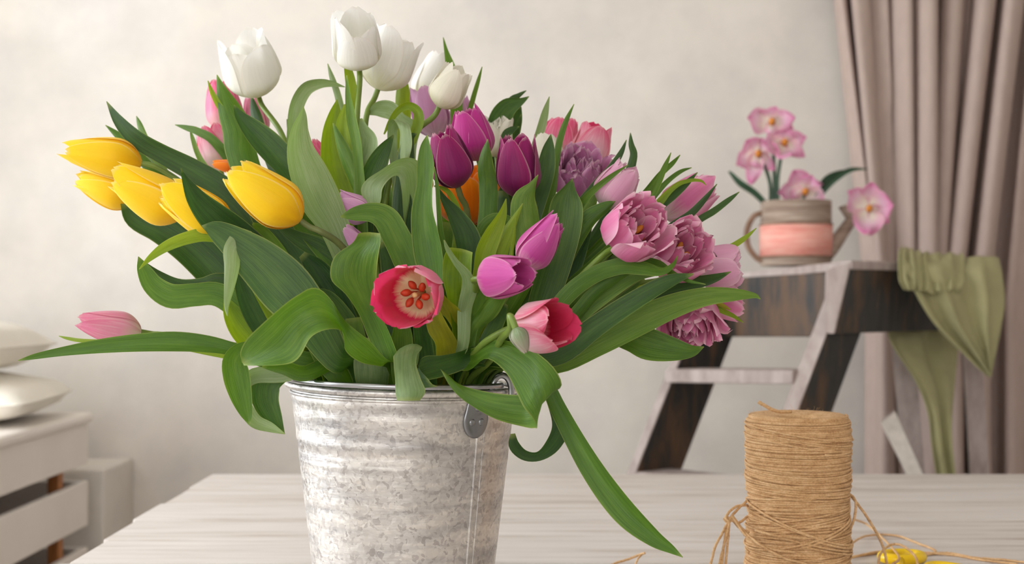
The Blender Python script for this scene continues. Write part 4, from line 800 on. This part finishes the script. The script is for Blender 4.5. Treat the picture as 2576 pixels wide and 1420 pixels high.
# rear legs
for (x0, y0, x1, y1, D0, D1, wd) in ((2228, 700, 2272, 1190, 3.13, 3.22, .055), (2410, 700, 2440, 1195, 3.24, 3.29, .048)):
    a3 = P(x0, y0, D0); b3 = P(x1, y1, D1); f3 = toz(a3, b3, 0.0); wvv = np.array([wd, -.01, 0]); tvv = np.array([.03, .09, 0])
    o = prism('rear_leg', [a3, a3+tvv, f3+tvv, f3], wvv, DARKW, ld); sub(prism('worn_edge', [a3, a3+wvv, f3+wvv, f3], (0, -.003, 0), WORN, ld, bev=0), o)
# small whitewashed slat leaning by the ladder
a4, a5 = P(2213, 1062, 3.02), P(2250, 1034, 3.02); b4 = toz(a4, P(2281, 1196, 2.97), 0); b5 = toz(a5, P(2318, 1196, 2.97), 0)
ls = thing('wooden_slat', 'rough whitewashed slat leaning against the ladder legs', 'slat', (b4+b5)/2)
prism('board', [a4, a5, b5, b4], (.008, .02, .0), ROUGHW, ls, bev=.004)
prism('end_cap', [a4+np.array([0, -.001, .001]), a5+np.array([0, -.001, .001]), a5+np.array([.004, -.0005, -.008]), a4+np.array([.004, -.0005, -.008])], (.008, .021, 0), WORN, ls, bev=.001)

# ---------------------------------------------------------------- watering can with silk flowers
WD = 3.13; WC = P(2002, 664, WD); WC[2] = P(2002, 668, 3.05)[2]; CR = 87*WD/F; CH = P(2002, 508, WD)[2]-WC[2]
wc = thing('watering_can', 'rustic bark-covered watering can with pink label band on the stepladder', 'watering can', WC)
prof = [(0, .001)]
for i, z in enumerate(np.linspace(.001, CH, 120)):
    prof.append((CR*(1+.012*math.sin(i*1.7)+.008*math.sin(i*.9)), z))
prof += [(CR*.94, CH), (CR*.93, CH*.7), (0, CH*.7)]
lathe('body', prof, WC, BARK, wc, 56)
lathe('label_band', [(CR*1.0, CH*.15), (CR*1.035, CH*.155), (CR*1.035, CH*.63), (CR*1.0, CH*.635)], WC, LABELP, wc, 56)
for hz in (.14, .64): lathe('wrap_cord', [(CR*1.02+.003*math.cos(t), CH*hz+.003*math.sin(t)) for t in np.linspace(0, 2*math.pi, 8)], WC, TWIG, wc, 56)
tube('handle', catmull(PQ((1922, 535, WD), (1896, 545, WD), (1879, 580, WD), (1882, 620, WD), (1904, 650, WD), (1925, 660, WD)), 40), .0075, TWIG, wc, 10)
tube('spout', catmull(PQ((2070, 646, WD-.03), (2090, 628, WD-.02), (2120, 585, WD-.01), (2146, 548, WD)), 30), np.linspace(.022, .014, 30), BARK, wc, 14)
tube('spout_rose', PQ((2140, 556, WD), (2143, 545, WD), (2135, 515, WD), (2134, 512, WD)), np.array([.012, .018, .028, .012]), BARK, wc, 16)
def silk(label, petals, core_px, stem, leaves=(), dd=0.0):
    base = P(*stem[-1][:2], WD+stem[-1][2]); t = thing('silk_flower', label, 'flower', base, None)
    c = P(core_px[0], core_px[1], WD+dd)
    for k, (x, y, wpx, dz) in enumerate(petals):
        e = P(x, y, WD+dd+dz); ax = (e-c)*1.12; wpx *= 1.12; n, nv = 12, 7; u = np.linspace(0, 1, n)[:, None]; v = np.linspace(-1, 1, nv)[None]
        s = nrm(np.cross(ax, np.array([0, 1., 0]))); nn = nrm(np.cross(s, nrm(ax))); wq = wpx*WD/F/2
        sh = np.sin(np.clip(u*1.02, 0, 1)**.8*math.pi)**.6*.95+.08*(1-u); sh[-1] = .06
        curl = .25*wq*np.sin(u*math.pi*1.2)+.0*v
        V = c+ax*(u[..., None]+0*v[..., None])+s*(sh*wq*v)[..., None]+nn*(curl+.35*wq*v**2*np.sin(u*5+k)+.12*wq*np.sin(v*6+k)*u)[..., None]
        uv = np.stack([u+0*v, v*.5+.5+0*u], -1).reshape(-1, 2)
        mesh('petal', V.reshape(-1, 3), grid_faces(n, nv), SILKP, t, uv)
    tube('flower_centre', [c+np.array([0, -.004, -.008]), c+np.array([0, -.012, 0]), c+np.array([0, -.016, .006])], np.array([.006, .009, .004]), STAMENY, t, 10)
    st = [c]+[P(x, y, WD+z) for x, y, z in stem]; tube('stem', catmull(st, 24), .005, SILKL, t, 8)
    for lf in leaves:
        cc = catmull([[*P(x, y, WD+z), w_*WD/F] for x, y, z, w_ in lf], 20); cen, ww = cc[:, :3], np.maximum(cc[:, 3:], .0008)/2
        s = nrm(np.cross(nrm(np.gradient(cen, axis=0)), [0, 1., .3])); v = np.linspace(-1, 1, 5)
        V = cen[:, None]+s[:, None]*(ww*v)[..., None]+np.array([0, -1., 0])*(ww*.5*v**2)[..., None]
        mesh('leaf', V.reshape(-1, 3), grid_faces(20, 5), SILKL, t)
silk('pink and white silk flower at the top of the watering can bunch',
     [(1884, 298, 62, -.01), (1912, 284, 40, .01), (1950, 272, 44, 0), (1994, 296, 48, -.01), (1990, 322, 40, .01), (1940, 342, 26, -.02)], (1940, 306),
     [(1945, 370, .05), (1948, 450, .04), (1948, 520, .03), (1950, 548, .03)], dd=.03)
silk('pink silk flower with broad pale lower petal below the topmost one',
     [(1922, 362, 50, -.02), (1975, 330, 56, 0), (2022, 346, 44, .01), (2020, 390, 36, 0), (1990, 390, 62, -.03), (1950, 372, 50, -.03)], (1972, 358),
     [(1962, 410, 0), (1956, 460, 0), (1958, 520, 0), (1960, 548, 0)], dd=-.03)
silk('deep pink silk flower drooping over the watering can handle side',
     [(1856, 414, 48, -.01), (1880, 356, 58, 0), (1916, 352, 50, .01), (1890, 456, 40, -.02), (1944, 424, 34, 0), (1902, 420, 40, -.02)], (1906, 386),
     [(1928, 430, .01), (1938, 470, .01), (1938, 520, .01), (1940, 548, .01)],
     [[(1940, 530, 0, 12), (1900, 488, -.01, 16), (1862, 462, -.02, 16), (1838, 436, -.02, 8), (1832, 432, -.02, 2)]])
silk('pink silk flower resting on the watering can opening edge',
     [(1962, 486, 50, -.01), (1998, 434, 60, 0), (2040, 446, 60, 0), (2074, 470, 48, .01), (2052, 520, 70, -.03), (1992, 500, 34, -.02)], (2024, 482),
     [(2020, 510, .0), (2010, 535, 0), (2006, 548, 0)],
     [[(2040, 520, 0, 14), (2070, 478, 0, 20), (2100, 450, 0, 18), (2140, 428, 0, 12), (2184, 426, 0, 2)], [(2050, 510, .02, 10), (2072, 456, .02, 14), (2110, 436, .02, 14), (2150, 430, .02, 2)]])
silk('pink and white silk flower stuck in the watering can spout',
     [(2136, 484, 58, -.02), (2192, 466, 50, 0), (2240, 516, 76, -.01), (2184, 582, 72, -.03), (2232, 556, 40, .0)], (2184, 524),
     [(2160, 534, .01), (2142, 546, .01), (2132, 566, .0)], dd=-.05)

# ---------------------------------------------------------------- olive cloth over the ladder
oc_ = P(2390, 842, 3.12); cl = thing('olive_cloth', 'olive green cloth draped and knotted over the stepladder end', 'cloth', (oc_[0], oc_[1], oc_[2]))
def sheet(name, rows, nu, nv, fold, nf, ph, amp2=0.0):
    rows = [np.array([P(x0, y0, D0), P(x1, y1, D1)]) for (x0, y0, D0, x1, y1, D1) in rows]
    A = catmull([r_[0] for r_ in rows], nu); B = catmull([r_[1] for r_ in rows], nu); v = np.linspace(0, 1, nv)[None, :, None]; u = np.linspace(0, 1, nu)[:, None]
    V = A[:, None]*(1-v)+B[:, None]*v
    vv = v[..., 0]; W = np.sin(vv*math.pi*2*nf+ph+u*1.5+.8*np.sin(vv*4))+.5*np.sin(vv*math.pi*nf*3.3+ph*2-u*2.)
    V[..., 1] += -fold*W*(.35+.65*np.sin(vv*math.pi)); V[..., 2] += amp2*W*np.exp(-u*5); V[..., 0] += .3*fold*np.cos(vv*math.pi*2*nf+u*3)
    o = mesh(name, V.reshape(-1, 3), grid_faces(nu, nv), OLIVE, cl); s_ = o.modifiers.new('thick', 'SOLIDIFY'); s_.thickness = .0025; return o
sheet('draped_fold', [(2262, 644, 3.06, 2515, 650, 3.16), (2266, 668, 2.945, 2522, 690, 3.08), (2300, 740, 2.955, 2526, 760, 3.05), (2350, 815, 2.98, 2514, 830, 3.05), (2425, 890, 3.01, 2502, 890, 3.05), (2484, 945, 3.03, 2492, 950, 3.04)], 40, 60, .014, 2.6, .4, .003)
sheet('gathered_top', [(2262, 622, 3.08, 2330, 640, 3.12), (2258, 638, 2.96, 2335, 654, 3.02), (2260, 700, 2.92, 2345, 716, 2.965), (2275, 730, 2.92, 2335, 735, 2.955)], 24, 48, .009, 4.5, 1.2, .002)
sheet('gathered_top', [(2325, 638, 3.14, 2420, 640, 3.18), (2322, 648, 3.03, 2426, 655, 3.10), (2330, 722, 2.955, 2424, 712, 3.0), (2345, 740, 2.955, 2415, 735, 3.0)], 24, 40, .010, 3.2, .2, .003)
sheet('hanging_tail', [(2228, 806, 3.08, 2410, 806, 3.24), (2236, 862, 3.05, 2408, 880, 3.20), (2300, 960, 3.04, 2400, 985, 3.14), (2334, 1040, 3.04, 2396, 1060, 3.09), (2345, 1120, 3.04, 2398, 1130, 3.07), (2362, 1230, 3.04, 2408, 1230, 3.06), (2368, 1330, 3.04, 2410, 1330, 3.06)], 40, 40, .012, 2.2, 2.)

# ---------------------------------------------------------------- curtain
CD = 3.71; top = [2100, 2156, 2203, 2257, 2316, 2395, 2474, 2540, 2620, 2700]; bot = [2180, 2206, 2236, 2268, 2318, 2352, 2398, 2466, 2560, 2660]
cu = thing('curtain', 'long taupe curtain hanging in deep folds beside the stepladder', 'curtain', (P(2400, 700, CD)[0], CD, 0))
nf, sub_ = len(top), 14; s = np.linspace(0, nf-1, (nf-1)*sub_+1); zt, zb = 3.05, .03; nz = 40
V = []
for i in range(nz):
    z = zt+(zb-zt)*i/(nz-1); py = HY-(z-CAMZ)*F/CD; k = np.clip(py/650, -.9, 1.15)
    px = np.interp(s, range(nf), top)*(1-k)+np.interp(s, range(nf), bot)*k
    ph = 2*math.pi*s
    amp = .058*(1+.35*np.sin(s*2.1)); y = CD-amp*np.cos(ph+.25*math.sin(z*1.3))-.018*np.cos(2*ph+s+z)
    x = (px-CX)/F*CD+.018*np.sin(2*ph+.4)
    V += np.stack([x, y, np.full_like(x, z)], -1).tolist()
fab = mesh('fabric', V, grid_faces(nz, len(s)), CURT, cu); sm_ = fab.modifiers.new('thick', 'SOLIDIFY'); sm_.thickness = .003
tube('curtain_rod', [(P(2080, 0, CD)[0]-.15, CD, 3.09), (2.0, CD, 3.09), (2.4, CD, 3.09)], .014, DARKW, cu, 14)
for k in range(nf):
    x = (top[k]*1.9-bot[k]*.9-CX)/F*CD
    t_ = np.linspace(0, 2*math.pi, 20); tube('curtain_ring', np.stack([np.full_like(t_, x), CD+.024*np.cos(t_), 3.083+.03*np.sin(t_)], -1), .003, RIVET, cu, 6)

# ---------------------------------------------------------------- white slatted bench with pillows
BXP = P(222, 1040, 3.50)[0]; bn = thing('slatted_bench', 'white slatted bench by the wall with pine posts showing in the gaps', 'bench', (BXP-.3, 2.7, 0))
Y0, Y1 = 1.85, 3.50
zs = lambda y, D=3.45: CAMZ-(y-HY)/F*D
zt_ = zs(1042); slz = [(zs(1172), zt_-.03), (zs(1330), zs(1216)), (.13, zs(1385)), ]
for a_, b_ in slz:
    box('slat', (BXP-.022, Y0, a_), (BXP, Y1, b_), WHITEP, bn, bev=.004)
    box('slat', (BXP-.635, Y1-.022, a_), (BXP-.0225, Y1, b_), WHITEP, bn, bev=.004)
box('back_board', (BXP-.658, Y0, .10), (BXP-.636, Y1, zt_-.03), WHITEP, bn, bev=.004)
box('end_board', (BXP-.635, Y0, .10), (BXP-.0225, Y0+.022, zt_-.03), WHITEP, bn, bev=.004)
box('seat_top', (BXP-.67, Y0, zt_-.03), (BXP+.014, Y1+.012, zt_), WHITEP, bn, bev=.012)
for y in (Y0+.1, 2.6, Y1-.17): box('post', (BXP-.055, y, 0), (BXP-.0225, y+.035, zt_-.03), PINE, bn)
box('bottom_board', (BXP-.634, Y0+.023, .10), (BXP-.0225, Y1-.023, .125), PINE, bn)
for y in (Y0+.1, Y1-.14): box('post', (BXP-.635, y, 0), (BXP-.601, y+.045, zt_-.03), PINE, bn)
def pillow(label, c, sx, sy, sz, rot, sd):
    n = 26; rs = np.random.default_rng(sd); V = []; f = []
    for side in (1, -1):
        for i in range(n):
            for j in range(n):
                u, v = 2*i/(n-1)-1, 2*j/(n-1)-1; e = (1-abs(u)**2.6)*(1-abs(v)**2.6); h = max(e, 0)**.45
                pin = 1-.07*(abs(u)**3+abs(v)**3)*.5
                x, y = u*sx*(1-.05*(1-abs(v))**2*0)*pin, v*sy*pin
                z = side*sz*h*(1+.10*math.sin(4*u+sd)*math.cos(3*v)+.05*math.sin(9*u*v+sd))
                V.append((x*math.cos(rot)-y*math.sin(rot)+c[0], x*math.sin(rot)+y*math.cos(rot)+c[1], z+c[2]))
    g = grid_faces(n, n); f = g+[tuple(q+n*n for q in r_)[::-1] for r_ in g]
    t = thing('pillow', label, 'pillow', (c[0], c[1], c[2]-sz), 'pillows on the bench'); cv = mesh('cover', V, f, PILLOW, t)
    ed = [V[i*n+j] for i, j in [(i, 0) for i in range(n)]+[(n-1, j) for j in range(1, n)]+[(i, n-1) for i in range(n-2, -1, -1)]+[(0, j) for j in range(n-2, 0, -1)]]
    tube('piping', ed+[ed[0]], .004, PILLOW, t, 6)
c = P(150, 1000, 3.2)
pillow('lower cream white pillow lying flat on the slatted bench', (BXP-.29, 3.22, zt_+.066), .29, .27, .066, .12, 1)
pillow('upper white pillow resting on top of the lower pillow', (BXP-.35, 3.20, zt_+.205), .28, .27, .078, -.1, 4)
